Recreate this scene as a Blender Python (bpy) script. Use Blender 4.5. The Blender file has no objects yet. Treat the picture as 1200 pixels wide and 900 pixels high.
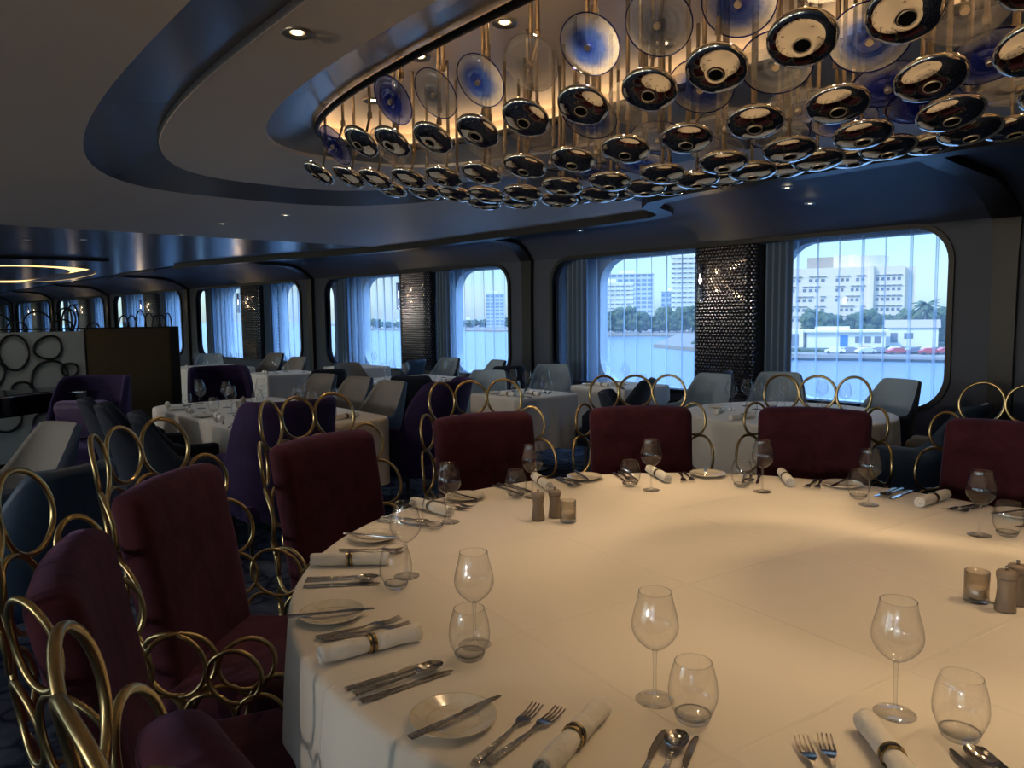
import bpy, bmesh, math, random
from mathutils import Vector, Matrix
random.seed(7)
PI = math.pi
C = bpy.context.scene.collection
sin, cos, rad = math.sin, math.cos, math.radians

# ------------------------------------------------------------------ materials
def new_mat(name):
    m = bpy.data.materials.new(name); m.use_nodes = True
    nt = m.node_tree; nt.nodes.clear()
    out = nt.nodes.new('ShaderNodeOutputMaterial')
    return m, nt, out
def N(nt, t, **kw):
    n = nt.nodes.new(t)
    for k, v in kw.items():
        if k in n.inputs: n.inputs[k].default_value = v
        else: setattr(n, k, v)
    return n
def L(nt, a, b): nt.links.new(a, b)
def principled(name, col, rough=.5, metal=0, spec=.5, sheen=0, sheen_tint=None, coat=0, noise=None, bump=None, aniso=0):
    m, nt, out = new_mat(name)
    p = N(nt, 'ShaderNodeBsdfPrincipled')
    p.inputs['Base Color'].default_value = (*col, 1)
    p.inputs['Roughness'].default_value = rough
    p.inputs['Metallic'].default_value = metal
    p.inputs['Specular IOR Level'].default_value = spec
    p.inputs['Sheen Weight'].default_value = sheen
    if sheen_tint: p.inputs['Sheen Tint'].default_value = (*sheen_tint, 1)
    p.inputs['Coat Weight'].default_value = coat
    p.inputs['Anisotropic'].default_value = aniso
    tc = N(nt, 'ShaderNodeTexCoord')
    if noise:
        sc, col2, dist = noise
        n = N(nt, 'ShaderNodeTexNoise'); n.inputs['Scale'].default_value = sc; n.inputs['Detail'].default_value = 4
        n.inputs['Distortion'].default_value = dist
        L(nt, tc.outputs['Object'], n.inputs['Vector'])
        r = N(nt, 'ShaderNodeValToRGB')
        r.color_ramp.elements[0].position = .35; r.color_ramp.elements[1].position = .65
        r.color_ramp.elements[0].color = (*col, 1); r.color_ramp.elements[1].color = (*col2, 1)
        L(nt, n.outputs['Fac'], r.inputs['Fac']); L(nt, r.outputs['Color'], p.inputs['Base Color'])
    if bump:
        sc, st, det = bump
        n = N(nt, 'ShaderNodeTexNoise'); n.inputs['Scale'].default_value = sc; n.inputs['Detail'].default_value = det
        L(nt, tc.outputs['Object'], n.inputs['Vector'])
        b = N(nt, 'ShaderNodeBump'); b.inputs['Strength'].default_value = st; b.inputs['Distance'].default_value = .02
        L(nt, n.outputs['Fac'], b.inputs['Height']); L(nt, b.outputs['Normal'], p.inputs['Normal'])
    L(nt, p.outputs['BSDF'], out.inputs['Surface'])
    m['p'] = 1
    return m
def emission(name, col, st):
    m, nt, out = new_mat(name)
    e = N(nt, 'ShaderNodeEmission'); e.inputs['Color'].default_value = (*col, 1); e.inputs['Strength'].default_value = st
    L(nt, e.outputs['Emission'], out.inputs['Surface']); return m
def thin_glass(name, tint=(1, 1, 1), ior=1.45, rough=.02, edge=(.75, .77, .8), centre=None, pw=2.2):
    """thin-walled glass: transparency mixed with fresnel reflection; edges of the wall absorb a little more"""
    m, nt, out = new_mat(name)
    tr = N(nt, 'ShaderNodeBsdfTransparent'); gl = N(nt, 'ShaderNodeBsdfGlossy')
    gl.inputs['Roughness'].default_value = rough
    # Schlick reflectance, the same from both sides of the thin wall
    f0 = ((ior - 1) / (ior + 1)) ** 2
    lw5 = N(nt, 'ShaderNodeLayerWeight'); lw5.inputs['Blend'].default_value = .5
    p5 = N(nt, 'ShaderNodeMath', operation='POWER'); p5.inputs[1].default_value = 5; L(nt, lw5.outputs['Facing'], p5.inputs[0])
    fr = N(nt, 'ShaderNodeMath', operation='MULTIPLY_ADD'); fr.inputs[1].default_value = (1 - f0) * .8; fr.inputs[2].default_value = f0 * 2.2; L(nt, p5.outputs[0], fr.inputs[0])
    lw = N(nt, 'ShaderNodeLayerWeight'); lw.inputs['Blend'].default_value = .5
    mc = N(nt, 'ShaderNodeMix', data_type='RGBA')
    mc.inputs[6].default_value = (*tint, 1); mc.inputs[7].default_value = (*edge, 1)
    p = N(nt, 'ShaderNodeMath', operation='POWER'); p.inputs[1].default_value = pw
    L(nt, lw.outputs['Facing'], p.inputs[0]); L(nt, p.outputs[0], mc.inputs[0])
    if centre:                                   # coloured heart of a blown plate, fading to clear at the rim
        tc = N(nt, 'ShaderNodeTexCoord')
        nz = N(nt, 'ShaderNodeTexNoise'); nz.inputs['Scale'].default_value = 9; nz.inputs['Distortion'].default_value = 1.5
        L(nt, tc.outputs['Object'], nz.inputs['Vector'])
        ln = N(nt, 'ShaderNodeVectorMath', operation='LENGTH'); L(nt, tc.outputs['Object'], ln.inputs[0])
        ad = N(nt, 'ShaderNodeMath', operation='MULTIPLY_ADD'); ad.inputs[1].default_value = .05; 
        L(nt, nz.outputs['Fac'], ad.inputs[0]); L(nt, ln.outputs['Value'], ad.inputs[2])
        rp = N(nt, 'ShaderNodeValToRGB'); e = rp.color_ramp.elements
        e[0].position = .03; e[0].color = (*centre[0], 1); e[1].position = .16; e[1].color = (*tint, 1)
        x = rp.color_ramp.elements.new(.10); x.color = (*centre[1], 1)
        y = rp.color_ramp.elements.new(.19); y.color = (*centre[2], 1)
        L(nt, ad.outputs[0], rp.inputs['Fac']); L(nt, rp.outputs['Color'], mc.inputs[6])
        df = N(nt, 'ShaderNodeBsdfTranslucent'); L(nt, rp.outputs['Color'], df.inputs['Color'])
        df2 = N(nt, 'ShaderNodeBsdfDiffuse'); L(nt, rp.outputs['Color'], df2.inputs['Color'])
        m0 = N(nt, 'ShaderNodeMixShader'); m0.inputs[0].default_value = .5
        L(nt, df.outputs[0], m0.inputs[1]); L(nt, df2.outputs[0], m0.inputs[2])
        m1 = N(nt, 'ShaderNodeMixShader'); m1.inputs[0].default_value = .25
        L(nt, tr.outputs[0], m1.inputs[1]); L(nt, m0.outputs[0], m1.inputs[2])
        body = m1.outputs[0]
        bp_ = N(nt, 'ShaderNodeBump'); bp_.inputs['Strength'].default_value = .35; bp_.inputs['Distance'].default_value = .02
        L(nt, nz.outputs['Fac'], bp_.inputs['Height']); L(nt, bp_.outputs['Normal'], gl.inputs['Normal'])
    else: body = tr.outputs[0]
    L(nt, mc.outputs[2], tr.inputs['Color'])
    mx = N(nt, 'ShaderNodeMixShader'); L(nt, fr.outputs[0], mx.inputs[0])
    L(nt, body, mx.inputs[1]); L(nt, gl.outputs[0], mx.inputs[2])
    L(nt, mx.outputs[0], out.inputs['Surface']); return m

M = {}
M['ceiling'] = principled('ceiling_paint', (.72, .66, .58), .55, spec=.3)
M['ceiling_inner'] = principled('inner_ceiling_paint', (.80, .70, .56), .35, spec=.45)
M['wall'] = principled('wall_vinyl', (.085, .096, .125), .6, spec=.3, bump=(60, .05, 2))
M['bronze'] = principled('dark_bronze_trim', (.018, .016, .014), .42, metal=.2, spec=.5)
M['gloss'] = principled('dark_glossy_cove', (.14, .135, .13), .25, metal=.1, spec=.4)
M['steel'] = principled('steel_cove', (.32, .31, .30), .3, metal=.5)
M['rod'] = principled('bronze_rod', (.36, .30, .23), .3, metal=1)
M['brass'] = principled('brushed_brass', (.55, .42, .20), .30, metal=1, noise=(8, (.42, .32, .16), .3))
M['mirror'] = principled('silvered_glass', (.86, .80, .70), .035, metal=1)
M['burgundy'] = principled('burgundy_velvet', (.040, .008, .011), .8, spec=.12, sheen=.30, sheen_tint=(.45, .30, .60), noise=(6, (.066, .014, .020), 1.2), bump=(9, .35, 2))  # purple sheen tint stands in for cool daylight on the velvet
M['purple'] = principled('purple_velvet', (.015, .008, .033), .75, spec=.15, sheen=.25, sheen_tint=(.55, .4, .9), noise=(6, (.024, .012, .048), .5))
M['purple_print'] = principled('purple_patterned_velvet', (.05, .02, .085), .6, sheen=.5, sheen_tint=(.6, .45, .8), noise=(28, (.07, .045, .09), 2.5))
M['navy'] = principled('navy_fabric', (.012, .017, .031), .8, spec=.2, sheen=.2, bump=(160, .15, 2))
M['slate'] = principled('slate_blue_leather', (.04, .07, .12), .5, spec=.4, bump=(120, .08, 2))
M['greige'] = principled('greige_fabric', (.24, .215, .19), .85, spec=.2, bump=(180, .15, 2))
M['paleblue'] = principled('pale_blue_fabric', (.32, .40, .46), .8, spec=.2, bump=(180, .15, 2))
M['darkwood'] = principled('dark_stained_wood', (.018, .013, .011), .4)
M['linen'] = principled('white_table_linen', (.78, .73, .65), .75, spec=.2, sheen=.15, bump=(5, .25, 3))
M['napkin'] = principled('napkin_cotton', (.80, .77, .71), .85, spec=.2, bump=(22, .5, 3))
M['cutlery'] = principled('polished_cutlery', (.55, .52, .49), .16, metal=1)
M['cutlery_handle'] = principled('hammered_handle', (.52, .49, .46), .22, metal=1, bump=(150, .25, 2))
M['china'] = principled('ivory_china', (.80, .76, .66), .16, spec=.5, coat=.5, noise=(14, (.70, .63, .50), 2.5))
M['mill'] = principled('grey_brown_wood', (.26, .20, .145), .55, noise=(20, (.22, .165, .12), .5))
M['ringgold'] = principled('gold_napkin_ring', (.45, .33, .16), .25, metal=1)
M['ringdark'] = principled('dark_band', (.02, .02, .025), .4)
M['wine'] = thin_glass('clear_stemware', (.99, .99, .985), 1.5, .03, (.30, .32, .35), pw=4)
M['stem'] = thin_glass('clear_stem', (.97, .975, .98), 1.5, .03, (.40, .43, .47), pw=2.5)
M['frost'] = thin_glass('smoked_votive_glass', (.88, .85, .80), 1.5, .2, (.62, .60, .57))
M['wax'] = principled('candle_wax', (.62, .55, .45), .5)
M['blue_plate'] = thin_glass('cobalt_hearted_glass', (.72, .72, .68), 1.5, .03, (.4, .4, .5), ((.01, .04, .45), (.07, .16, .62), (.62, .64, .74)))
M['deep_plate'] = thin_glass('deep_cobalt_glass', (.30, .34, .55), 1.5, .03, (.1, .1, .4), ((.008, .02, .26), (.02, .04, .36), (.05, .06, .45)))
M['clear_plate'] = thin_glass('clear_blown_glass', (.82, .79, .74), 1.5, .03, (.5, .48, .46), ((.62, .58, .52), (.80, .77, .72), (.66, .62, .58)))
M['smoke_plate'] = thin_glass('smoky_blue_glass', (.72, .72, .70), 1.5, .03, (.45, .45, .5), ((.16, .21, .34), (.48, .52, .58), (.66, .66, .66)))
M['rim_blue'] = thin_glass('blue_glass_rim', (.12, .12, .55), 1.5, .02, (.05, .05, .4))
M['hub'] = principled('satin_hub', (.62, .52, .38), .35, metal=.8)
M['mouthshade'] = principled('mouth_shade', (.004, .004, .004), .9, spec=.05)
M['lamp_glow'] = emission('downlight_lamp', (1, .74, .42), 9)
M['lamp_dim'] = emission('small_downlight_lamp', (1, .86, .62), 3.0)
M['strip'] = emission('added_strip_glow', (1, .70, .42), 5.5)
M['cove_glow'] = emission('warm_cove_light', (1, .62, .22), 1.5)
M['filament'] = emission('sconce_filament', (1, .85, .6), 9)
M['fixture'] = principled('fixture_rim', (.30, .27, .22), .3, metal=.7)
M['sconce_glass'] = thin_glass('smoky_sconce_glass', (.62, .66, .78), 1.5, .03, (.2, .22, .3))
M['black'] = principled('black_lacquer', (.006, .007, .012), .15)
M['chrome'] = principled('chrome', (.7, .7, .72), .1, metal=1)
M['cream_panel'] = principled('cream_glass_panel', (.40, .41, .36), .35)
M['bronze_panel'] = principled('bronze_fabric_panel', (.10, .062, .022), .6, noise=(1.5, (.075, .047, .016), .1))
M['wire'] = principled('dark_wire', (.02, .018, .016), .4, metal=.5)
M['tile'] = principled('metallic_tile', (.09, .09, .10), .17, metal=.85)
M['hull'] = principled('hull_paint', (.60, .66, .72), .5)
M['drape'] = principled('slate_blue_drape', (.17, .25, .35), .8, sheen=.2)
M['plaster'] = principled('white_plastic', (.7, .72, .74), .5)
M['screen'] = principled('back_wall', (.12, .12, .13), .6)

# glossy lacquered ceiling boards with joints
def board_ceiling():
    m, nt, out = new_mat('lacquered_ceiling_boards')
    p = N(nt, 'ShaderNodeBsdfPrincipled'); p.inputs['Base Color'].default_value = (.20, .21, .22, 1)
    p.inputs['Metallic'].default_value = .55; p.inputs['Roughness'].default_value = .27
    tc = N(nt, 'ShaderNodeTexCoord')
    br = N(nt, 'ShaderNodeTexBrick'); br.offset = 0
    br.inputs['Scale'].default_value = 1; br.inputs['Brick Width'].default_value = 1.9; br.inputs['Row Height'].default_value = .6
    br.inputs['Mortar Size'].default_value = .006; br.inputs['Mortar Smooth'].default_value = .0
    br.inputs['Color1'].default_value = (.36, .37, .38, 1); br.inputs['Color2'].default_value = (.32, .33, .34, 1); br.inputs['Mortar'].default_value = (.03, .03, .03, 1)
    L(nt, tc.outputs['Object'], br.inputs['Vector']); L(nt, br.outputs['Color'], p.inputs['Base Color'])
    n = N(nt, 'ShaderNodeTexNoise'); n.inputs['Scale'].default_value = 1.4
    L(nt, tc.outputs['Object'], n.inputs['Vector'])
    b = N(nt, 'ShaderNodeBump'); b.inputs['Strength'].default_value = .25; b.inputs['Distance'].default_value = .03
    L(nt, n.outputs['Fac'], b.inputs['Height']); L(nt, b.outputs['Normal'], p.inputs['Normal'])
    L(nt, p.outputs[0], out.inputs['Surface']); return m
M['boards'] = board_ceiling()
def carpet():
    m, nt, out = new_mat('navy_marbled_carpet')
    p = N(nt, 'ShaderNodeBsdfPrincipled'); p.inputs['Roughness'].default_value = .95; p.inputs['Specular IOR Level'].default_value = .1
    tc = N(nt, 'ShaderNodeTexCoord')
    w = N(nt, 'ShaderNodeTexNoise'); w.inputs['Scale'].default_value = 2.2; w.inputs['Detail'].default_value = 3
    L(nt, tc.outputs['Object'], w.inputs['Vector'])
    mixv = N(nt, 'ShaderNodeMix', data_type='RGBA'); mixv.inputs[0].default_value = .35
    L(nt, tc.outputs['Object'], mixv.inputs[6]); L(nt, w.outputs['Color'], mixv.inputs[7])
    v = N(nt, 'ShaderNodeTexVoronoi', feature='DISTANCE_TO_EDGE'); v.inputs['Scale'].default_value = 7
    L(nt, mixv.outputs[2], v.inputs['Vector'])
    r = N(nt, 'ShaderNodeValToRGB'); r.color_ramp.elements[0].position = .01; r.color_ramp.elements[0].color = (.010, .016, .04, 1)
    r.color_ramp.elements[1].position = .09; r.color_ramp.elements[1].color = (.060, .078, .125, 1)
    e = r.color_ramp.elements.new(.45); e.color = (.10, .125, .185, 1)
    L(nt, v.outputs['Distance'], r.inputs['Fac'])
    n2 = N(nt, 'ShaderNodeTexNoise'); n2.inputs['Scale'].default_value = 3.5; n2.inputs['Distortion'].default_value = 1.5; n2.inputs['Detail'].default_value = 5
    L(nt, tc.outputs['Object'], n2.inputs['Vector'])
    mx = N(nt, 'ShaderNodeMix', data_type='RGBA', blend_type='MULTIPLY'); mx.inputs[0].default_value = .75
    r2 = N(nt, 'ShaderNodeValToRGB'); r2.color_ramp.elements[0].position = .4; r2.color_ramp.elements[0].color = (.35, .35, .38, 1); r2.color_ramp.elements[1].position = .6
    L(nt, n2.outputs['Fac'], r2.inputs['Fac']); L(nt, r.outputs['Color'], mx.inputs[6]); L(nt, r2.outputs['Color'], mx.inputs[7])
    L(nt, mx.outputs[2], p.inputs['Base Color']); L(nt, p.outputs[0], out.inputs['Surface']); return m
M['carpet'] = carpet()
def sheer():
    m, nt, out = new_mat('sheer_voile')
    tr = N(nt, 'ShaderNodeBsdfTransparent'); tr.inputs['Color'].default_value = (.94, .96, .98, 1)
    tl = N(nt, 'ShaderNodeBsdfTranslucent'); tl.inputs['Color'].default_value = (.62, .74, .86, 1)
    df = N(nt, 'ShaderNodeBsdfDiffuse'); df.inputs['Color'].default_value = (.58, .68, .76, 1)
    a = N(nt, 'ShaderNodeMixShader'); a.inputs[0].default_value = .18
    L(nt, tl.outputs[0], a.inputs[1]); L(nt, df.outputs[0], a.inputs[2])
    lw = N(nt, 'ShaderNodeLayerWeight'); lw.inputs['Blend'].default_value = .5
    mr = N(nt, 'ShaderNodeMapRange'); mr.inputs['From Min'].default_value = .3; mr.inputs['From Max'].default_value = .85
    mr.inputs['To Min'].default_value = .19; mr.inputs['To Max'].default_value = .92
    L(nt, lw.outputs['Facing'], mr.inputs['Value'])
    b = N(nt, 'ShaderNodeMixShader'); L(nt, mr.outputs[0], b.inputs[0]); L(nt, tr.outputs[0], b.inputs[1]); L(nt, a.outputs[0], b.inputs[2])
    L(nt, b.outputs[0], out.inputs['Surface']); return m
M['sheer'] = sheer()
def pane():
    m, nt, out = new_mat('window_pane')
    tr = N(nt, 'ShaderNodeBsdfTransparent'); tr.inputs['Color'].default_value = (.86, .94, .97, 1)
    gl = N(nt, 'ShaderNodeBsdfGlossy'); gl.inputs['Roughness'].default_value = .01
    mx = N(nt, 'ShaderNodeMixShader'); mx.inputs[0].default_value = .008
    L(nt, tr.outputs[0], mx.inputs[1]); L(nt, gl.outputs[0], mx.inputs[2]); L(nt, mx.outputs[0], out.inputs['Surface']); return m
M['pane'] = pane()
def water():
    m, nt, out = new_mat('bay_water')
    p = N(nt, 'ShaderNodeBsdfPrincipled'); p.inputs['Base Color'].default_value = (.03, .075, .12, 1); p.inputs['Roughness'].default_value = .25
    tc = N(nt, 'ShaderNodeTexCoord'); mp = N(nt, 'ShaderNodeMapping'); mp.inputs['Scale'].default_value = (.25, .6, 1)
    n = N(nt, 'ShaderNodeTexNoise'); n.inputs['Scale'].default_value = 1; n.inputs['Detail'].default_value = 6
    L(nt, tc.outputs['Object'], mp.inputs[0]); L(nt, mp.outputs[0], n.inputs['Vector'])
    b = N(nt, 'ShaderNodeBump'); b.inputs['Strength'].default_value = .8; b.inputs['Distance'].default_value = .5
    L(nt, n.outputs['Fac'], b.inputs['Height']); L(nt, b.outputs['Normal'], p.inputs['Normal'])
    L(nt, p.outputs[0], out.inputs['Surface']); return m
M['water'] = water()
def facade(name, wallc, winc, sx, sz, fx=.5, fz=.45):
    """storeys of windows over a rendered facade, in object coordinates"""
    m, nt, out = new_mat(name)
    p = N(nt, 'ShaderNodeBsdfPrincipled'); p.inputs['Roughness'].default_value = .8
    tc = N(nt, 'ShaderNodeTexCoord'); sp = N(nt, 'ShaderNodeSeparateXYZ'); L(nt, tc.outputs['Object'], sp.inputs[0])
    def cell(o, s, f):
        a = N(nt, 'ShaderNodeMath', operation='DIVIDE'); a.inputs[1].default_value = s; L(nt, o, a.inputs[0])
        b = N(nt, 'ShaderNodeMath', operation='FRACT'); L(nt, a.outputs[0], b.inputs[0])
        c = N(nt, 'ShaderNodeMath', operation='LESS_THAN'); c.inputs[1].default_value = f; L(nt, b.outputs[0], c.inputs[0]); return c.outputs[0]
    a = N(nt, 'ShaderNodeMath', operation='MULTIPLY')
    L(nt, cell(sp.outputs['X'], sx, fx), a.inputs[0]); L(nt, cell(sp.outputs['Z'], sz, fz), a.inputs[1])
    mx = N(nt, 'ShaderNodeMix', data_type='RGBA'); mx.inputs[6].default_value = (*wallc, 1); mx.inputs[7].default_value = (*winc, 1)
    L(nt, a.outputs[0], mx.inputs[0]); L(nt, mx.outputs[2], p.inputs['Base Color']); L(nt, p.outputs[0], out.inputs['Surface']); return m
M['fac_white'] = facade('white_condominium_facade', (.85, .84, .80), (.30, .36, .42), 3.0, 2.6, .7, .5)
M['fac_grey'] = facade('grey_glass_facade', (.62, .66, .70), (.22, .32, .42), 4.0, 3.0, .8, .55)
M['fac_blue'] = facade('blue_glass_facade', (.50, .58, .66), (.16, .26, .40), 2.4, 3.2, .85, .7)
M['cream'] = principled('cream_render', (.82, .72, .56), .85)
M['cream_dark'] = principled('brown_render', (.42, .36, .30), .85)
M['extglass'] = principled('dark_window_glass', (.16, .18, .22), .3)
M['extwhite'] = principled('white_render', (.85, .84, .80), .8)
M['leaf'] = principled('tropical_foliage', (.05, .09, .03), .8, noise=(.8, (.11, .15, .06), 1))
M['grass'] = principled('shore_grass', (.05, .08, .025), .9)
M['sand'] = principled('pale_shore_ground', (.22, .20, .16), .9)
M['concrete'] = principled('seawall_concrete', (.18, .18, .17), .85)
M['bluepaint'] = principled('bright_blue_door', (.04, .20, .62), .6)
M['redpaint'] = principled('red_paint', (.5, .06, .04), .4)
M['greypaint'] = principled('grey_car_paint', (.25, .26, .3), .3)

# ------------------------------------------------------------------ helpers
def link(name, me, mat=None, parent=None, loc=(0, 0, 0), rot=(0, 0, 0), smooth=False):
    o = bpy.data.objects.new(name, me); C.objects.link(o)
    if mat is not None: me.materials.append(mat)
    if smooth:
        for p in me.polygons: p.use_smooth = True
    o.location = loc; o.rotation_euler = rot
    if parent: o.parent = parent
    return o
def obj(name, bm, mat, parent=None, loc=(0, 0, 0), rot=(0, 0, 0), smooth=False):
    bmesh.ops.recalc_face_normals(bm, faces=bm.faces[:])
    me = bpy.data.meshes.new(name); bm.to_mesh(me); bm.free()
    return link(name, me, mat, parent, loc, rot, smooth)
def tag(o, label=None, cat=None, group=None, kind=None):
    if label: o['label'] = label
    if cat: o['category'] = cat
    if group: o['group'] = group
    if kind: o['kind'] = kind
    return o
def thing(name, label, cat, loc=(0, 0, 0), rz=0, group=None):
    o = bpy.data.objects.new(name, None); C.objects.link(o); o.location = loc; o.rotation_euler = (0, 0, rz)
    o.empty_display_size = .1
    return tag(o, label, cat, group)
def struct(name, bm, mat, smooth=False, loc=(0, 0, 0)):
    o = obj(name, bm, mat, None, loc, smooth=smooth); o['kind'] = 'structure'; return o
def dup(o, parent=None, loc=None, rz=None, label=None, group=None):
    c = o.copy(); C.objects.link(c)
    if parent: c.parent = parent
    for ch in KIDS.get(o.name, None) or list(o.children):
        dup(ch, c)
    if loc is not None: c.location = loc
    if rz is not None: c.rotation_euler = (0, 0, rz) if not isinstance(rz, tuple) else rz
    if label: c['label'] = label
    if group: c['group'] = group
    return c
KIDS = {}
class Kind:
    """the first use places the prototype itself, later uses place copies of it"""
    def __init__(s, o): s.o = o; s.used = False
    def put(s, loc, rz=0, label=None, group=None):
        if not s.used:
            s.used = True; o = s.o; o.location = loc
            o.rotation_euler = (0, 0, rz) if not isinstance(rz, tuple) else rz
            if label: o['label'] = label
            if group: o['group'] = group
            return o
        return dup(s.o, None, loc, rz, label, group)
def box(bm, x0, x1, y0, y1, z0, z1):
    v = [bm.verts.new(p) for p in ((x0, y0, z0), (x1, y0, z0), (x1, y1, z0), (x0, y1, z0), (x0, y0, z1), (x1, y0, z1), (x1, y1, z1), (x0, y1, z1))]
    for f in ((0, 3, 2, 1), (4, 5, 6, 7), (0, 1, 5, 4), (1, 2, 6, 5), (2, 3, 7, 6), (3, 0, 4, 7)): bm.faces.new([v[i] for i in f])
def rbox(x0, x1, y0, y1, z0, z1, r, seg=3):
    bm = bmesh.new(); box(bm, x0, x1, y0, y1, z0, z1)
    bmesh.ops.bevel(bm, geom=bm.edges[:], offset=r, segments=seg, profile=.5, affect='EDGES'); return bm
def lathe(bm, prof, n=24, c=(0, 0, 0)):
    rings = []
    for r, z in prof:
        if r < 1e-6: rings.append([bm.verts.new((c[0], c[1], c[2] + z))])
        else: rings.append([bm.verts.new((c[0] + r * cos(2 * PI * i / n), c[1] + r * sin(2 * PI * i / n), c[2] + z)) for i in range(n)])
    for a, b in zip(rings, rings[1:]):
        for i in range(n):
            j = (i + 1) % n
            if len(a) == 1 and len(b) == 1: continue
            if len(a) == 1: bm.faces.new((a[0], b[i], b[j]))
            elif len(b) == 1: bm.faces.new((a[i], a[j], b[0]))
            else: bm.faces.new((a[i], a[j], b[j], b[i]))
    return bm
def tube(bm, pts, r, closed=False, n=8, r2=None):
    pts = [Vector(p) for p in pts]; m = len(pts); rings = []; up = None
    for i, p in enumerate(pts):
        a = pts[(i - 1) % m] if (closed or i > 0) else p
        b = pts[(i + 1) % m] if (closed or i < m - 1) else p
        t = (b - a).normalized()
        if up is None:
            up = Vector((0, 0, 1)) if abs(t.z) < .9 else Vector((1, 0, 0))
        up = (up - t * up.dot(t)).normalized(); s = t.cross(up)
        rr = r if r2 is None else r + (r2 - r) * i / (m - 1)
        rings.append([bm.verts.new(p + (up * cos(2 * PI * k / n) + s * sin(2 * PI * k / n)) * rr) for k in range(n)])
    pairs = list(zip(rings, rings[1:])) + ([(rings[-1], rings[0])] if closed else [])
    for a, b in pairs:
        if a is rings[-1] and closed:   # align seam
            k0 = min(range(n), key=lambda k: (b[k].co - a[0].co).length)
        else: k0 = 0
        for k in range(n): bm.faces.new((a[k], a[(k + 1) % n], b[(k + 1 + k0) % n], b[(k + k0) % n]))
    if not closed:
        bm.faces.new(rings[0]); bm.faces.new(rings[-1])
    return bm
def grid(bm, rows, closed=False):
    vs = [[bm.verts.new(p) for p in r] for r in rows]
    for a, b in zip(vs, vs[1:]):
        n = len(a)
        for i in range(n if closed else n - 1): bm.faces.new((a[i], a[(i + 1) % n], b[(i + 1) % n], b[i]))
    return vs
def loop_fill(bm, loops):
    """flat region bounded by several closed loops (outer first, then holes)"""
    es = []
    for lp in loops:
        vs = [bm.verts.new(p) for p in lp]
        es += [bm.edges.new((vs[i], vs[(i + 1) % len(vs)])) for i in range(len(vs))]
    bmesh.ops.triangle_fill(bm, edges=es, use_beauty=True, use_dissolve=False)
def superell(cx, cy, a, b, n, z, k=120):
    out = []
    for i in range(k):
        t = 2 * PI * i / k; c, s = cos(t), sin(t)
        out.append((cx + a * math.copysign(abs(c) ** (2 / n), c), cy + b * math.copysign(abs(s) ** (2 / n), s), z))
    return out
def rrect(x0, x1, z0, z1, r, seg=8):
    pts = []
    for cx, cz, a0 in ((x1 - r, z1 - r, 0), (x0 + r, z1 - r, 90), (x0 + r, z0 + r, 180), (x1 - r, z0 + r, 270)):
        for i in range(seg + 1):
            a = rad(a0 + 90 * i / seg); pts.append((cx + r * cos(a), cz + r * sin(a)))
    return pts
def smooth01(t): t = max(0, min(1, t)); return t * t * (3 - 2 * t)

# ------------------------------------------------------------------ camera
CAM = Vector((0, 0, 1.5)); pitch, roll, yaw = .0890810, .0113341, .717012
f = Vector((-cos(yaw) * cos(pitch), sin(yaw) * cos(pitch), -sin(pitch)))
r_ = Vector((sin(yaw), cos(yaw), 0)); u_ = r_.cross(f)
cr, sr = cos(roll), sin(roll); R2 = cr * r_ - sr * u_; U2 = sr * r_ + cr * u_
cam = bpy.data.objects.new('camera', bpy.data.cameras.new('camera')); C.objects.link(cam)
cam.matrix_world = Matrix(((R2.x, U2.x, -f.x, CAM.x), (R2.y, U2.y, -f.y, CAM.y), (R2.z, U2.z, -f.z, CAM.z), (0, 0, 0, 1)))
cam.data.lens = 884.97 / 1200 * 36; cam.data.sensor_width = 36; cam.data.clip_start = .05; cam.data.clip_end = 6000
bpy.context.scene.camera = cam

# ------------------------------------------------------------------ room shell
Y0, ZC = 8.6, 2.8
BEND, SL = -10.0, .0747                       # the hull narrows beyond x = BEND
def wy(x): return Y0 if x > BEND else Y0 + (x - BEND) * SL
def bay_frame(k):
    """right edge x of bay k; the bays are 6.96 m apart"""
    return -2.96 - 6.96 * k
NB = 7
XL, XR, YB = -60.0, 5.0, -7.0
bm = bmesh.new(); loop_fill(bm, [[(XL, YB, 0), (XR, YB, 0), (XR, 9.4, 0), (XL, 9.4, 0)]])
struct('floor', bm, M['carpet'])
# ceilings: matte part with the great oval coffer, then the lacquered boards further off
A = superell(-2.0, 3.3, 6.2, 2.17, 3.2, ZC)
bm = bmesh.new(); loop_fill(bm, [[(-12.2, YB, ZC), (XR, YB, ZC), (XR, 6.5, ZC), (-5.6, 6.5, ZC), (-6.0, 7.65, ZC), (-12.2, 7.65, ZC)], A])
struct('ceiling', bm, M['ceiling'])
G = superell(-25.2, 3.35, 4.6, 1.9, 2.4, ZC)
bm = bmesh.new(); loop_fill(bm, [[(XL, YB, ZC), (-12.2, YB, ZC), (-12.2, 7.65, ZC), (-14, 7.1, ZC), (-19, 6.4, ZC), (-30, 5.9, ZC), (XL, 4.6, ZC)], G])
struct('ceiling_boards', bm, M['boards'])
def ring(name, L1, L2, mat, smooth=True):
    bm = bmesh.new(); grid(bm, [L1, L2], True); return struct(name, bm, mat, smooth)
B1 = superell(-2.0, 3.3, 5.48, 1.76, 3.0, ZC + .085); B2 = superell(-2.0, 3.3, 5.46, 1.75, 3.0, ZC + .05)
ring('ceiling_cove_outer', A, B1, M['gloss'])
C1 = superell(-2.0, 3.3, 3.98, 1.32, 2.9, ZC + .05); C2 = superell(-2.0, 3.3, 3.98, 1.32, 2.9, ZC + .075)
ring('ceiling_lip_outer', B1, B2, M['ceiling']); ring('ceiling_soffit', B2, C1, M['ceiling'], False)
ring('ceiling_lip_inner', C1, C2, M['ceiling'])
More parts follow.
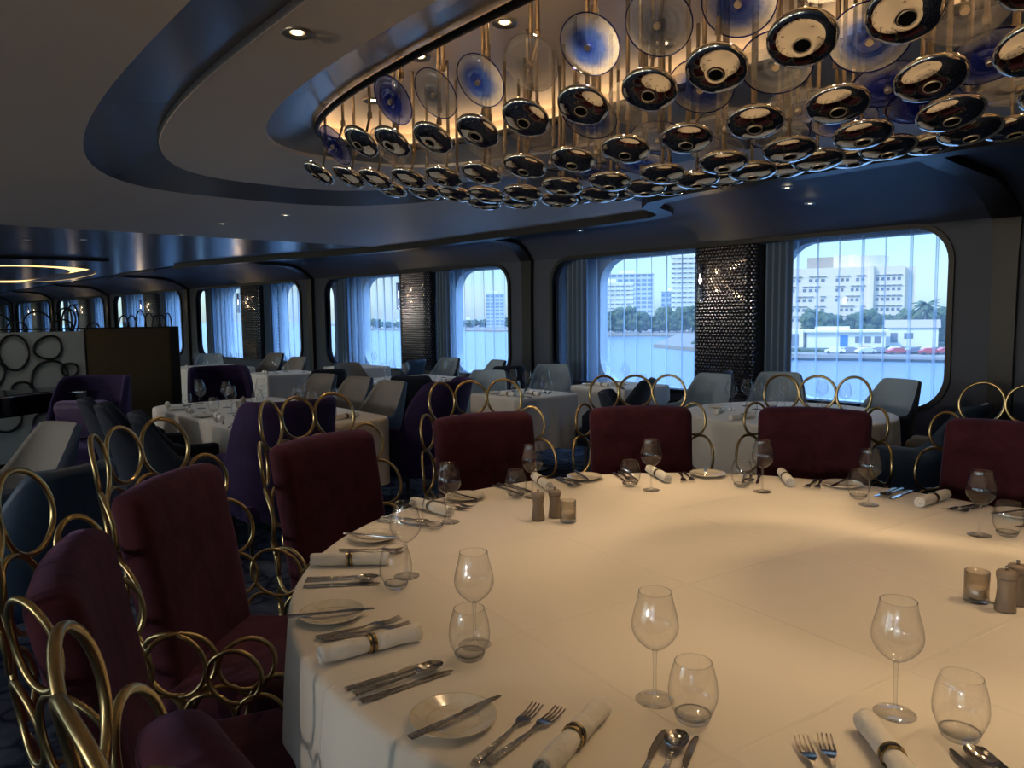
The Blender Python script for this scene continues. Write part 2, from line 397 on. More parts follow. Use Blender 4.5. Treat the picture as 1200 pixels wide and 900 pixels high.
D1 = superell(-2.0, 3.3, 3.78, .86, 2.8, ZC + .19); D2 = superell(-2.0, 3.3, 3.93, 1.01, 2.8, ZC + .31)
ring('ceiling_cove_inner', C2, D1, M['steel'])
D0 = superell(-2.0, 3.3, 3.80, .88, 2.8, ZC + .155)
DS = superell(-2.0, 3.3, 3.93, 1.01, 2.8, ZC + .19); ring('ceiling_slot_side', DS, D2, M['ceiling_inner']); ring('ceiling_slot_floor', D1, DS, M['ceiling_inner'], False)  # slot shaped to hide the added glowing strip
bm = bmesh.new(); tube(bm, superell(-2.0, 3.3, 3.89, .97, 2.8, ZC + .205), .008, True, 6); struct('trim_added_strip', bm, M['strip'])  # hidden glowing strip added to brighten the inner ceiling
bm = bmesh.new(); loop_fill(bm, [D2]); struct('ceiling_inner', bm, M['ceiling_inner'])
bm = bmesh.new(); tube(bm, [(x, y, z - .035) for x, y, z in D1], .022, True, 8); struct('trim_1', bm, M['bronze'], True)
# warm lit oval further off
G1 = superell(-25.2, 3.35, 4.6, 1.9, 2.4, ZC + .12); G2 = superell(-25.2, 3.35, 4.1, 1.45, 2.4, ZC + .12); G3 = superell(-25.2, 3.35, 3.9, 1.3, 2.4, ZC + .02)
ring('ceiling_glow_side', G, G1, M['cove_glow']); ring('ceiling_glow_top', G1, G2, M['cove_glow']); ring('ceiling_glow_lip', G2, G3, M['cove_glow'])
bm = bmesh.new(); loop_fill(bm, [G3]); struct('ceiling_glow_panel', bm, M['boards'])

# cove between the ceiling and the window wall (profile swept along the wall)
def cove_prof(x, top):
    y1 = wy(x)
    pts = []
    for t in [0, .15, .3, .45, .6, .7, .8, .87, .93, .97, 1]:
        y = top + (y1 - top) * t
        z = ZC - .02 - .04 * t - .32 * max(0, (t - .45) / .55) ** 2.4
        pts.append((x, y, z))
    return pts
def trim_y(x):
    if x > -5.4: return 6.45
    if x > -5.9: return 6.45 + 1.2 * smooth01((-5.4 - x) / .5)
    if x > -9: return 7.65 + .0 * x
    if x > -19: return 7.65 - .021 * (-9 - x) ** 1.9
    return max(5.9 - .085 * (-19 - x) * 0 , 5.95) - .0747 * max(0, -19 - x) * .6
xs = [XR, 2, 0, -2, -4, -5, -5.35, -5.45, -5.55, -5.65, -5.75, -5.85, -5.95, -6.2, -7, -8, -9, -10, -11, -12, -13, -14, -15, -16, -17, -18, -19, -21, -24, -28, -33, -40, -50, XL]
bm = bmesh.new(); grid(bm, [cove_prof(x, trim_y(x)) for x in xs]); struct('ceiling_cove', bm, M['wall'], True)
# small fill-in strip above the cove so that no gap shows at the bend
bm = bmesh.new(); grid(bm, [[(x, trim_y(x) - 1.2 if x < -5 else 6.45, ZC + .004), (x, wy(x) + .2, ZC + .004)] for x in xs]); struct('ceiling_backing', bm, M['ceiling'])
def blade(name, path, w, h, mat=M['bronze'], z=ZC):
    """flat trim strip hung on the ceiling, tapering to its ends"""
    rows = []; m = len(path)
    for i, (x, y) in enumerate(path):
        a = Vector(path[max(0, i - 1)]); b = Vector(path[min(m - 1, i + 1)]); t = (b - a).normalized(); nrm = Vector((-t.y, t.x))
        e = min(1, .25 + min(i, m - 1 - i) / 3)
        ww = w * e; p = Vector((x, y))
        q0, q1 = p + nrm * ww / 2, p - nrm * ww / 2
        rows.append([(q0.x, q0.y, z + .01), (q1.x, q1.y, z + .01), (q1.x, q1.y, z - h), (q0.x, q0.y, z - h)])
    bm = bmesh.new(); vs = grid(bm, rows, True); bm.faces.new(vs[0]); bm.faces.new(vs[-1]); return struct(name, bm, mat, False)
blade('trim_2', [(XR, 6.42), (2, 6.42), (-1, 6.42), (-3, 6.43), (-4.6, 6.48), (-5.2, 6.62), (-5.5, 6.9), (-5.62, 7.25), (-5.75, 7.5), (-6.05, 7.66), (-6.8, 7.7), (-8, 7.68), (-9.5, 7.62), (-11, 7.58), (-12.4, 7.42), (-13.6, 7.1), (-14.6, 6.75), (-16, 6.35), (-17.5, 6.0), (-18.6, 5.8)], .20, .10)
blade('trim_3', [(-22.4, 7.5), (-24, 7.2), (-26, 6.9), (-28, 6.75), (-29.8, 6.7)], .2, .06)
blade('trim_4', [(-17.7, 4.2), (-17.8, 3.4), (-17.9, 2.3), (-18, 0)], .3, .05)
blade('trim_5', [(-36, 6.5), (-39.3, 6.4), (-42, 6.1), (-45.2, 5.7)], .2, .06)
blade('trim_6', [(-26, 6.1), (-24.5, 5.9), (-22.5, 5.7), (-20.5, 5.9)], .12, .05)

# window wall, one bay at a time: lining wall with a big rounded opening, recess, hull plate with two rounded panes
OP = 5.86; ZB, ZT = .47, 2.38
def map_bay(k, u, dy, z):
    """u metres to the left of the bay's right edge, dy behind the wall face"""
    x = bay_frame(k) - u; return (x, wy(x) + dy, z)
def wall_piece(k, u0, u1, hole):
    bm = bmesh.new()
    outer = [(u0, 0), (u1, 0), (u1, 2.62), (u0, 2.62)]
    lps = [outer] + ([rrect(0, OP, ZB, ZT, .36)] if hole else [])
    loop_fill(bm, [[(u, 0, z) for u, z in lp] for lp in lps])
    for v in bm.verts: v.co = Vector(map_bay(k, v.co.x, 0, v.co.z))
    return bm
bmw = bmesh.new()
def merge(dst, src):
    me = bpy.data.meshes.new('t'); src.to_mesh(me); src.free(); dst.from_mesh(me); bpy.data.meshes.remove(me)
merge(bmw, wall_piece(0, -8.0, -1.1 / 2, False))
for k in range(NB): merge(bmw, wall_piece(k, -.55, 6.41, True))
merge(bmw, wall_piece(NB, -.55, 8, False))
struct('wall_windows', bmw, M['wall'])
PANES = [(-.25, 2.27), (3.28, 5.50)]
bmh = bmesh.new()
for k in range(NB):
    bm = bmesh.new()
    lps = [[(-.55, 0), (6.41, 0), (6.41, 2.75), (-.55, 2.75)]] + [rrect(a, b, .40, 2.40, .42) for a, b in PANES]
    loop_fill(bm, [[(u, 0, z) for u, z in lp] for lp in lps])
    for v in bm.verts: v.co = Vector(map_bay(k, v.co.x, .72, v.co.z))
    merge(bmh, bm)
    for a, b in PANES:      # reveal of each pane
        lp = rrect(a, b, .40, 2.40, .42)
        grid(bmh, [[map_bay(k, u, .72, z) for u, z in lp], [map_bay(k, u, .90, z) for u, z in lp]], True)
struct('wall_hull', bmh, M['hull'])
for k in range(NB):
    # recess lining (floor, sides, head) of the bay
    lp = rrect(0, OP, ZB, ZT, .36)
    bm = bmesh.new(); grid(bm, [[map_bay(k, u, 0, z) for u, z in lp], [map_bay(k, u, .12, z) for u, z in lp]], True)
    struct('trim_reveal', bm, M['wall'], True)
    # bronze frame round the opening
    bm = bmesh.new()
    lo = rrect(-.055, OP + .055, ZB - .055, ZT + .055, .41); li = rrect(0, OP, ZB, ZT, .36)
    grid(bm, [[map_bay(k, u, .06, z) for u, z in li], [map_bay(k, u, -.035, z) for u, z in li], [map_bay(k, u, -.035, z) for u, z in lo], [map_bay(k, u, .0, z) for u, z in lo]], True)
    w = struct('window_%d' % (k + 1), bm, M['bronze'])
    for a, b in PANES:
        bm = bmesh.new(); lp = rrect(a, b, .40, 2.40, .42); bm.faces.new([bm.verts.new(map_bay(k, u, .84, z)) for u, z in lp])
        obj('pane', bm, M['pane'], w)
    # sheers: flat voile with a small overlapping fold every 27 cm
    for (a, b) in ((.02, 2.3), (3.12, OP - .02)):
        rows0 = []; u = a; x = []
        while u < b:
            x.append((u, 0))
            ph = random.uniform(-.02, .02)
            x += [(u + .10, .006), (u + .205 + ph, .0), (u + .235 + ph, -.03), (u + .220 + ph, -.045), (u + .245 + ph, -.03)]
            u += .27
        x.append((b, 0))
        bm = bmesh.new(); zs = [.06, .8, 1.6, 2.5]
        grid(bm, [[map_bay(k, uu, .42 + dd * (1 + .15 * j), z) for uu, dd in x] for j, z in enumerate(zs)])
        o = obj('sheer_curtain', bm, M['sheer'], None)
        side = 'right' if a < 1 else 'left'
        ordn = ['nearest', 'second', 'third', 'fourth', 'fifth', 'sixth', 'seventh'][k]
        tag(o, 'white sheer curtain over the %s half of the %s window bay' % (side, ordn), 'curtain', 'sheer curtains')
    for (a, b) in ((1.86, 2.26), (5.35, 5.80)):
        bm = bmesh.new(); n = 40
        prof = [(a + (b - a) * i / n, .24 + .05 * sin(i / n * 2 * PI * 4.5)) for i in range(n + 1)]
        grid(bm, [[map_bay(k, uu, dd, z) for uu, dd in prof] for z in (.06, 1, 2.5)])
        o = obj('drape', bm, M['drape'], None, smooth=True)
        side = 'beside the tiled column' if a < 3 else 'at the far left edge'
        tag(o, 'slate blue drape %s of the %s window bay' % (side, ordn), 'curtain', 'slate drapes')
    # rib: a bronze blade up the wall and along the cove
    xr = bay_frame(k) + .52
    prof = [(0, 0), (0, 2.40)]
    rows = []
    cp = cove_prof(xr, trim_y(xr))[::-1]
    pth = [(wy(xr), .0, .22), (wy(xr), 1.0, .21), (wy(xr), 2.0, .22)] + [(p[1], p[2], .25) for p in cp]
    bm = bmesh.new(); off = .07
    m_ = len(pth)
    def offpt(i, d):
        a = Vector(pth[max(0, i - 1)][:2]); b = Vector(pth[min(m_ - 1, i + 1)][:2]); t = (b - a).normalized(); nn = Vector((-t.y, t.x))
        return Vector(pth[i][:2]) + nn * d
    for i in range(m_):
        p0, p1 = offpt(i, 0), offpt(i, off if i < m_ - 1 else .05); hw = pth[i][2] / 2 * (1 if i < m_ - 4 else .75)
        sh = 0
        rows.append([(xr - hw, p0.x, p0.y), (xr - hw, p1.x, p1.y), (xr + hw, p1.x, p1.y), (xr + hw, p0.x, p0.y)])
    vs = grid(bm, rows, True); bm.faces.new(vs[0]); bm.faces.new(vs[-1])
    struct('trim_rib', bm, M['bronze'])
# other walls
bm = bmesh.new(); grid(bm, [[(XR, YB, 0), (XR, YB, 2.9)], [(XR, 9.4, 0), (XR, 9.4, 2.9)]]); struct('wall_right', bm, M['wall'])
bm = bmesh.new(); grid(bm, [[(XL, YB, 0), (XL, YB, 2.9)], [(XL, 9.4, 0), (XL, 9.4, 2.9)]]); struct('wall_left', bm, M['wall'])
# unseen back wall; its row of openings is added to let in fill daylight
bm = bmesh.new(); BW = [(-1.5 - 7.0 * k, -6.9 - 7.0 * k) for k in range(-1, 8)]
loop_fill(bm, [[(XL, 0, 0), (XR + .0, 0, 0), (XR, 0, 2.9), (XL, 0, 2.9)]] + [[(x, 0, z) for x, z in rrect(b + (0 if a < XR else 0), min(a, XR - .3), .45, 2.4, .4)] for a, b in BW])
for v in bm.verts: v.co.y = YB
struct('wall_back', bm, M['screen'])
bm = bmesh.new(); loop_fill(bm, [[(XL - 1, YB - 1, 3.3), (XR + 1, YB - 1, 3.3), (XR + 1, 9.6, 3.3), (XL - 1, 9.6, 3.3)]]); struct('ceiling_deck', bm, M['screen'])
bm = bmesh.new(); grid(bm, [[(x, wy(x) + .73, z) for z in (2.7, 3.4)] for x in (XR, BEND, XL)]); struct('wall_hull_top', bm, M['hull'])
bm = bmesh.new(); grid(bm, [[(XR + .1, 7.5, 0), (XR + .1, 7.5, 3.3)], [(XR + .1, 9.8, 0), (XR + .1, 9.8, 3.3)]]); struct('wall_hull_end', bm, M['hull'])
bm = bmesh.new(); grid(bm, [[(bay_frame(0) + .5, 9.32, -.1), (bay_frame(0) + .5, 9.32, 3.3)], [(XR + .3, 9.32, -.1), (XR + .3, 9.32, 3.3)]]); struct('wall_hull_side', bm, M['hull'])

# tiled columns in the middle of each bay
def tiled_column_mesh():
    bm = bmesh.new(); W, Dp, r = .95, .62, .13
    # plan outline from the right back corner round the front to the left back corner
    pl = [(0, Dp)]
    for i in range(9): a = rad(180 + 90 * i / 8); pl.append((r + r * cos(a), r + r * sin(a)))
    for i in range(9): a = rad(270 + 90 * i / 8); pl.append((W - r + r * cos(a), r + r * sin(a)))
    pl.append((W, Dp))
    d = [0]
    for a, b in zip(pl, pl[1:]): d.append(d[-1] + math.dist(a, b))
    tot = d[-1]
    def at(s):
        s = max(0, min(tot, s))
        for i in range(len(pl) - 1):
            if s <= d[i + 1] or i == len(pl) - 2:
                t = (s - d[i]) / (d[i + 1] - d[i]); a, b = Vector(pl[i]), Vector(pl[i + 1]); p = a + (b - a) * t; tn = (b - a).normalized()
                return p, Vector((tn.y, -tn.x))
    cw = .050; rh = .0433; z0, z1 = .0, 2.42
    nr = int((z1 - z0) / rh); nc = int(tot / cw)
    cache = {}
    def vert(s, z, h):
        key = (round(s, 4), round(z, 4), h > 0)
        if key not in cache:
            p, n = at(s); q = p + n * h; cache[key] = bm.verts.new((q.x, q.y, z))
        return cache[key]
    for j in range(nr):
        for i in range(nc):
            s = (i + .5 * (j % 2)) * cw + cw / 2; z = z0 + (j + .5) * rh
            if s + cw / 2 > tot: continue
            c = vert(s, z, .012); hw = cw / 2; a, b = rh * .5 - rh / 6, rh * .5 + rh / 6
            hx = [(s - hw, z - a), (s, z - b), (s + hw, z - a), (s + hw, z + a), (s, z + b), (s - hw, z + a)]
            vv = [vert(x, y, 0) for x, y in hx]
            for q in range(6):
                try: bm.faces.new((c, vv[q], vv[(q + 1) % 6]))
                except ValueError: pass
    return bm
col_me = bpy.data.meshes.new('tiled_column'); _b = tiled_column_mesh(); bmesh.ops.recalc_face_normals(_b, faces=_b.faces[:]); _b.to_mesh(col_me); _b.free(); col_me.materials.append(M['tile'])
for k in range(NB):
    x, y, z = map_bay(k, 3.20, .02, 0)
    o = bpy.data.objects.new('tiled_column', col_me); C.objects.link(o); o.location = (x, y, 0); o['kind'] = 'structure'
    o.rotation_euler = (0, 0, 0 if k == 0 else math.atan(SL))
# sconces
sc = thing('wall_sconce', 'x', 'wall lamp', group='glass tube sconces')
bm = bmesh.new(); lathe(bm, [(.045, -.26), (.045, .26)], 20); obj('glass_tube', bm, M['sconce_glass'], sc, (0, -.09, 0), smooth=True)
bm = bmesh.new(); lathe(bm, [(0, -.06), (.006, -.06), (.008, 0), (.006, .08), (0, .08)], 8); obj('filament', bm, M['filament'], sc, (0, -.09, .03), smooth=True)
bm = bmesh.new(); lathe(bm, [(0, .262), (.047, .262), (.047, .245), (0, .245)], 16); lathe(bm, [(.014, .10), (.014, .245)], 12); tube(bm, [(0, 0, .25), (0, .09, .25)], .012); obj('holder', bm, M['ringdark'], sc, (0, -.09, 0))
KSC = Kind(sc)
ordn = ['nearest', 'second', 'third', 'fourth', 'fifth', 'sixth', 'seventh']
for k in range(6):
    x, y, z = map_bay(k, 2.97, -.03, 1.93)
    KSC.put((x, y - .0, z), 0, 'glass tube sconce lit on the tiled column of the %s window bay' % ordn[k])
    lt = bpy.data.lights.new('sconce_light', 'POINT'); lt.energy = 2.2; lt.color = (1, .7, .38); lt.shadow_soft_size = .02
    lo = bpy.data.objects.new('sconce_light', lt); C.objects.link(lo); lo.location = (x + .13, y - .09, z + .02)

# ------------------------------------------------------------------ downlights
dl = thing('downlight', 'x', 'ceiling light', group='recessed downlights')
bm = bmesh.new(); lathe(bm, [(.036, .0), (.065, -.012), (.072, -.006), (.072, .004)], 28); obj('rim', bm, M['fixture'], dl, smooth=True)
bm = bmesh.new(); lathe(bm, [(.036, 0), (.036, .03), (.022, .03)], 24); obj('collar', bm, M['fixture'], dl, smooth=True)
bm = bmesh.new(); lathe(bm, [(.0, -.0), (.024, -.002), (.027, .02)], 20); obj('lamp', bm, M['lamp_glow'], dl)
KDL = Kind(dl)
def spot(loc, energy, size=100, col=(1, .68, .37), blend=.6, target=None, soft=.03):
    lt = bpy.data.lights.new('downlight_or_fill_beam', 'SPOT'); lt.energy = energy; lt.spot_size = rad(size); lt.spot_blend = blend; lt.color = col; lt.shadow_soft_size = soft
    o = bpy.data.objects.new('downlight_or_fill_beam', lt); C.objects.link(o); o.location = loc
    if target:
        d = Vector(target) - Vector(loc); o.rotation_euler = d.to_track_quat('-Z', 'Y').to_euler()
    return o
DLS = [(-2.50, 2.86, 'above the blue hearted plate row'), (-3.25, 2.81, 'behind the clear plate'), (-4.0, 2.76, 'above the smoky blue plate'), (-5.0, 3.02, 'at the left tip of the chandelier'),
       (-1.55, 2.9, 'x'), (-.7, 2.9, 'x'), (-2.9, 3.75, 'x'), (-1.9, 3.75, 'x'), (-.9, 3.75, 'x'), (-1.5, 3.3, 'x'), (.15, 2.75, 'x')]
for i, (x, y, t) in enumerate(DLS):
    lab = 'round recessed downlight in the inner ceiling ' + t if t != 'x' else 'round recessed downlight in the inner ceiling above the glass pebbles'
    KDL.put((x, y, ZC + .305), 0, lab)
    spot((x, y, 3.06), (44 if y < 3.2 else 10) if x > -3 else 16, 66, blend=1.0, target=(x * .7 - 1.25 * .3, y * .35 + 1.5 * .65, 0))
KDL.put((-3.44, 1.68, ZC + .045), 0, 'round recessed downlight in the tan soffit left of the chandelier')
spot((-3.44, 1.68, ZC + .0), 14, 90)
for x in (-1.75, -.1, 1.6):
    KDL.put((x, 1.68, ZC + .045), 0, 'added unseen downlight in the tan soffit over the near side of the big table'); spot((x, 1.68, ZC), {-1.75: 9, -.1: 15, 1.6: 16}[x], 95, blend=1.0)  # downlights added out of view to brighten chairs and table front
# unseen spots added before the back wall as warm fill on the ceiling
for x in (-12, -8.5, -5, -1.2, 2.3):
    lt = bpy.data.lights.new('added_fill_spot', 'SPOT'); lt.energy = 230; lt.color = (1, .84, .68); lt.shadow_soft_size = .12; lt.spot_size = rad(70); lt.spot_blend = 1
    lo = bpy.data.objects.new('added_fill_light', lt); C.objects.link(lo); lo.location = (x, YB + .35, 1.9); lo.rotation_euler = Vector((-.1, 8, 1.15)).to_track_quat('-Z', 'Y').to_euler()
sd = thing('small_downlight', 'x', 'ceiling light', group='small ceiling spots')
bm = bmesh.new(); lathe(bm, [(.022, 0), (.05, -.008), (.055, .0), (.055, .006)], 24); obj('rim', bm, M['plaster'], sd, smooth=True)
bm = bmesh.new(); lathe(bm, [(0, -.002), (.022, -.002), (.022, .01)], 16); obj('lamp', bm, M['lamp_dim'], sd)
KSD = Kind(sd)
for x, y, z, t in [(-3.95, 7.1, 2.745, 'small ceiling spot above the right window'), (-4.05, 7.75, 2.66, 'small ceiling spot nearest the right window head'), (-7.6, 7.95, 2.715, 'small ceiling spot above the second window bay'),
                   (-10.4, 3.9, ZC - .002, 'small ceiling spot left of the chandelier, further of two'), (-9.1, 4.2, ZC - .002, 'small ceiling spot left of the chandelier, nearer of two'),
                   (-12.1, 3.9, ZC - .002, 'small ceiling spot at the edge of the glossy boards'), (-13.7, 2.9, ZC - .002, 'small spot on the glossy boards, right of a pair'), (-14.2, 2.2, ZC - .002, 'small spot on the glossy boards, left of a pair')]:
    KSD.put((x, y, z), 0, t)

for x, y, z, e in ((-2.9, 5.3, 2.76, 9), (-5.5, 4.9, 2.76, 8), (-5.4, 6.2, 2.74, 7), (-7.7, 5.1, 2.76, 10), (-6.4, 2.4, 2.78, 6), (-5.2, 2.6, 2.78, 6), (-10.1, 4.5, 2.76, 7), (-12.3, 4.3, 2.76, 7), (-10.5, 5.9, 2.76, 6), (-8.2, 1.2, 2.76, 7), (-4.2, .4, 2.76, 5), (-3.0, 3.6 + 3.2, 2.7, 5)):
    spot((x, y, z), e * 1.3, 95, col=(.86, .93, 1), blend=1.0)  # cool fill spots added over the tables, without lamp bodies
# ------------------------------------------------------------------ chandelier pendants
M1 = [(-4.25, 2.48, 2.6), (-4.02, 2.56, 2.57), (-3.68, 2.62, 2.54), (-3.3, 2.65, 2.51), (-2.9, 2.64, 2.5), (-2.56, 2.7, 2.5), (-2.2, 2.75, 2.5), (-1.84, 2.73, 2.5), (-1.45, 2.69, 2.5), (-1.1, 2.72, 2.5), (-.72, 2.72, 2.5)]
M2 = [(-5.1, 2.62, 2.55), (-4.85, 2.72, 2.5), (-4.62, 2.8, 2.46), (-4.28, 2.85, 2.42), (-3.96, 2.9, 2.39), (-3.62, 2.93, 2.36), (-3.25, 2.95, 2.35), (-2.95, 3.03, 2.35), (-2.6, 3.06, 2.35), (-2.26, 3.11, 2.35), (-1.88, 3.09, 2.35), (-1.51, 3.1, 2.35), (-1.13, 3.03, 2.35), (-0.78, 2.95, 2.35)]
M3 = [(-4.75, 3.0, 2.43), (-4.5, 3.12, 2.39), (-4.25, 3.2, 2.35), (-3.95, 3.24, 2.31), (-3.62, 3.27, 2.28), (-3.29, 3.29, 2.28), (-3.0, 3.39, 2.28), (-2.66, 3.44, 2.28), (-2.27, 3.44, 2.28), (-1.9, 3.43, 2.28), (-1.54, 3.4, 2.28), (-1.16, 3.32, 2.28), (-.8, 3.3, 2.28)]
M4 = [(-4.3, 3.5, 2.32), (-3.95, 3.52, 2.29), (-3.58, 3.55, 2.26), (-3.28, 3.6, 2.26), (-2.94, 3.64, 2.26), (-2.58, 3.65, 2.26), (-2.25, 3.68, 2.26), (-1.88, 3.67, 2.26), (-1.54, 3.66, 2.26), (-1.18, 3.6, 2.26)]
M5 = [(-3.75, 3.9, 2.33), (-3.4, 3.92, 2.31), (-3.0, 3.95, 2.3), (-2.6, 3.96, 2.3), (-2.22, 3.96, 2.3), (-1.84, 3.96, 2.3), (-1.45, 3.93, 2.3), (-1.1, 3.88, 2.3)]
P0 = [(-3.86, 2.45, 2.75), (-3.57, 2.55, 2.74), (-3.23, 2.6, 2.74), (-2.85, 2.62, 2.74), (-2.49, 2.66, 2.74), (-2.12, 2.7, 2.74), (-1.77, 2.77, 2.74), (-1.4, 2.75, 2.76), (-1.03, 2.75, 2.76)]
P1 = [(-4.75, 2.55, 2.66), (-4.35, 2.72, 2.6), (-3.98, 2.82, 2.56), (-3.58, 2.91, 2.52), (-3.21, 2.96, 2.52), (-2.78, 2.97, 2.52), (-2.47, 2.98, 2.52), (-2.1, 2.99, 2.52), (-1.71, 2.96, 2.52), (-1.33, 2.97, 2.52), (-0.99, 2.92, 2.52)]
P2 = [(-3.75, 3.2, 2.44), (-3.4, 3.3, 2.44), (-3.03, 3.31, 2.44), (-2.63, 3.36, 2.44), (-2.24, 3.41, 2.44), (-1.84, 3.39, 2.44), (-1.43, 3.38, 2.44), (-1.03, 3.32, 2.44)]
P3 = [(-3.32, 3.6, 2.38), (-2.95, 3.62, 2.38), (-2.45, 3.65, 2.38), (-2.06, 3.61, 2.38), (-1.71, 3.58, 2.38), (-1.36, 3.58, 2.38), (-1.0, 3.58, 2.38)]
P4 = [(-3.55, 3.78, 2.5), (-2.75, 3.8, 2.5), (-2.0, 3.8, 2.5), (-1.25, 3.8, 2.5)]
def nrm(x, y, amp=1.0):
    """outward direction of the chandelier's boat-shaped underside"""
    e = math.exp(-(y - 2.7) / .6); gx = .13 * (x + 4.1) * (.35 + .65 * e); gy = -.60 * e
    return Vector((gx * amp, gy * amp, -1)).normalized()
def pebble_mesh():
    bm = bmesh.new(); R, H = .126, .045; prof = []
    for i in range(0, 13):
        a = PI / 2 * i / 12; prof.append((R * sin(a), .036 * cos(a)))
    for i in range(1, 12):
        a = PI / 2 * i / 12; q = R * cos(a)
        if q < .036: break
        prof.append((q, -.043 * sin(a)))
    prof.append((.031, -.0418)); prof.append((.029, -.040)); prof.append((.026, -.03)); prof.append((0, -.02))
    return lathe(bm, prof, 40)
pb_bm = pebble_mesh(); bmesh.ops.recalc_face_normals(pb_bm, faces=pb_bm.faces[:]); me_pebble = bpy.data.meshes.new('pebble'); pb_bm.to_mesh(me_pebble); pb_bm.free(); me_pebble.materials.append(M['mirror'])
for p in me_pebble.polygons: p.use_smooth = True
b_ = bmesh.new(); tube(b_, [(.0300 * cos(2 * PI * i / 28), .0300 * sin(2 * PI * i / 28), -.0418) for i in range(28)], .0018, True, 6); me_mouth = bpy.data.meshes.new('mouth_ring'); b_.to_mesh(me_mouth); b_.free(); me_mouth.materials.append(M['hub'])
b_ = bmesh.new(); lathe(b_, [(0, -.038), (.0285, -.038)], 20); me_mouth_shade = bpy.data.meshes.new('mouth_shade_disc'); b_.to_mesh(me_mouth_shade); b_.free(); me_mouth_shade.materials.append(M['mouthshade'])  # black disc stands in for the shade inside the open mouth
b_ = bmesh.new(); tube(b_, [(0, 0, 0), (0, 0, 1)], .0105, False, 8); me_rod = bpy.data.meshes.new('rod'); b_.to_mesh(me_rod); b_.free(); me_rod.materials.append(M['rod'])
b_ = bmesh.new(); lathe(b_, [(0, .03), (.012, .03), (.016, .02), (.016, -.01), (0, -.012)], 12); me_joint = bpy.data.meshes.new('joint'); b_.to_mesh(me_joint); b_.free(); me_joint.materials.append(M['rod'])
def plate_mesh(mat, rim):
    out = []
    bm = bmesh.new(); R = .148; prof = [(.012, 0)] + [(R * i / 14, .022 * (i / 14) ** 2 + .004 * sin(i * 1.1)) for i in range(1, 15)]
    prof2 = [(R - .001, .0245)]
    lathe(bm, prof, 48); me = bpy.data.meshes.new('plate'); bmesh.ops.recalc_face_normals(bm, faces=bm.faces[:]); bm.to_mesh(me); bm.free(); me.materials.append(mat)
    for p in me.polygons: p.use_smooth = True
    out.append(me)
    bm = bmesh.new(); zr = .022 + .004 * sin(15.4); tube(bm, [(R * cos(2 * PI * i / 48), R * sin(2 * PI * i / 48), zr) for i in range(48)], .0032, True, 6); me = bpy.data.meshes.new('plate_rim'); bm.to_mesh(me); bm.free(); me.materials.append(rim)
    out.append(me); return out
PM = {'blue': plate_mesh(M['blue_plate'], M['rim_blue']), 'deep': plate_mesh(M['deep_plate'], M['rim_blue']), 'clear': plate_mesh(M['clear_plate'], M['stem']), 'smoke': plate_mesh(M['smoke_plate'], M['rim_blue'])}
b_ = bmesh.new(); lathe(b_, [(0, -.012), (.014, -.012), (.016, -.008), (.016, .01), (0, .012)], 16); me_hub = bpy.data.meshes.new('hub'); b_.to_mesh(me_hub); b_.free(); me_hub.materials.append(M['hub'])
ORD = ['first', 'second', 'third', 'fourth', 'fifth', 'sixth', 'seventh', 'eighth', 'ninth', 'tenth', 'eleventh', 'twelfth', 'thirteenth', 'fourteenth']
def add_child(name, me, parent, loc=(0, 0, 0), rot=None, scale=None):
    o = bpy.data.objects.new(name, me); C.objects.link(o); o.parent = parent; o.location = loc
    if rot is not None: o.rotation_euler = rot
    if scale: o.scale = scale
    return o
def pend_rods(t, x, y, z, n, top=ZC + .31):
    """straight rod from the ceiling to a joint, then a short leaning one to the glass"""
    back = Vector((0, 0, 0)) - n * .045
    j = Vector((back.x * 2.2, back.y * 2.2, .16))
    ztop = top - z
    rr = add_child('rod', me_rod, t, j, scale=(1, 1, ztop - j.z))
    d = j - back
    b = add_child('swivel_arm', me_rod, t, back, d.to_track_quat('Z', 'Y').to_euler(), (.8, .8, d.length))
    add_child('joint', me_joint, t, j)
def pebble(x, y, z, label):
    n = nrm(x, y); t = thing('mirrored_glass_pendant', label, 'pendant', (x, y, z), 0, 'mirrored glass pebbles of the chandelier')
    rot = (-n).to_track_quat('Z', 'Y').to_euler()
    g = add_child('glass_pebble', me_pebble, t, (0, 0, 0), rot)
    add_child('mouth_ring', me_mouth, g); add_child('mouth', me_mouth_shade, g)
    pend_rods(t, x, y, z, n)
def plate(x, y, z, kind, label, amp=1.3):
    n = nrm(x, y, amp); n = (n + Vector((0, -.22, 0)) * (1 if y < 3.1 else .3)).normalized()
    t = thing('glass_plate_pendant', label, 'pendant', (x, y, z), 0, 'glass plates of the chandelier')
    rot = (-n).to_track_quat('Z', 'Y').to_euler()
    g = add_child('glass_plate', PM[kind][0], t, (0, 0, 0), rot)
    add_child('plate_rim', PM[kind][1], g); add_child('hub', me_hub, g)
    pend_rods(t, x, y, z, n)
rown = ['nearest', 'second', 'third', 'fourth', 'furthest']
for r, row in enumerate((M1, M2, M3, M4, M5)):
    for i, (x, y, z) in enumerate(row):
        pebble(x, y, z, 'mirrored glass pebble in the chandelier\'s %s row of pebbles, %s from the left' % (rown[r], ORD[i]))
kinds = [['deep', 'smoke', 'blue', 'clear', 'blue', 'smoke', 'blue', 'clear', 'clear'], ['deep', 'clear', 'clear', 'clear', 'clear', 'blue', 'clear', 'blue', 'smoke', 'blue', 'clear'],
         ['clear', 'smoke', 'clear', 'smoke', 'clear', 'clear', 'deep', 'deep'], ['blue', 'blue', 'clear', 'smoke', 'blue', 'deep', 'clear'], ['blue', 'clear', 'deep', 'clear']]
kn = {'deep': 'deep cobalt glass plate', 'smoke': 'smoky blue glass plate', 'blue': 'blue hearted glass plate', 'clear': 'clear glass plate'}
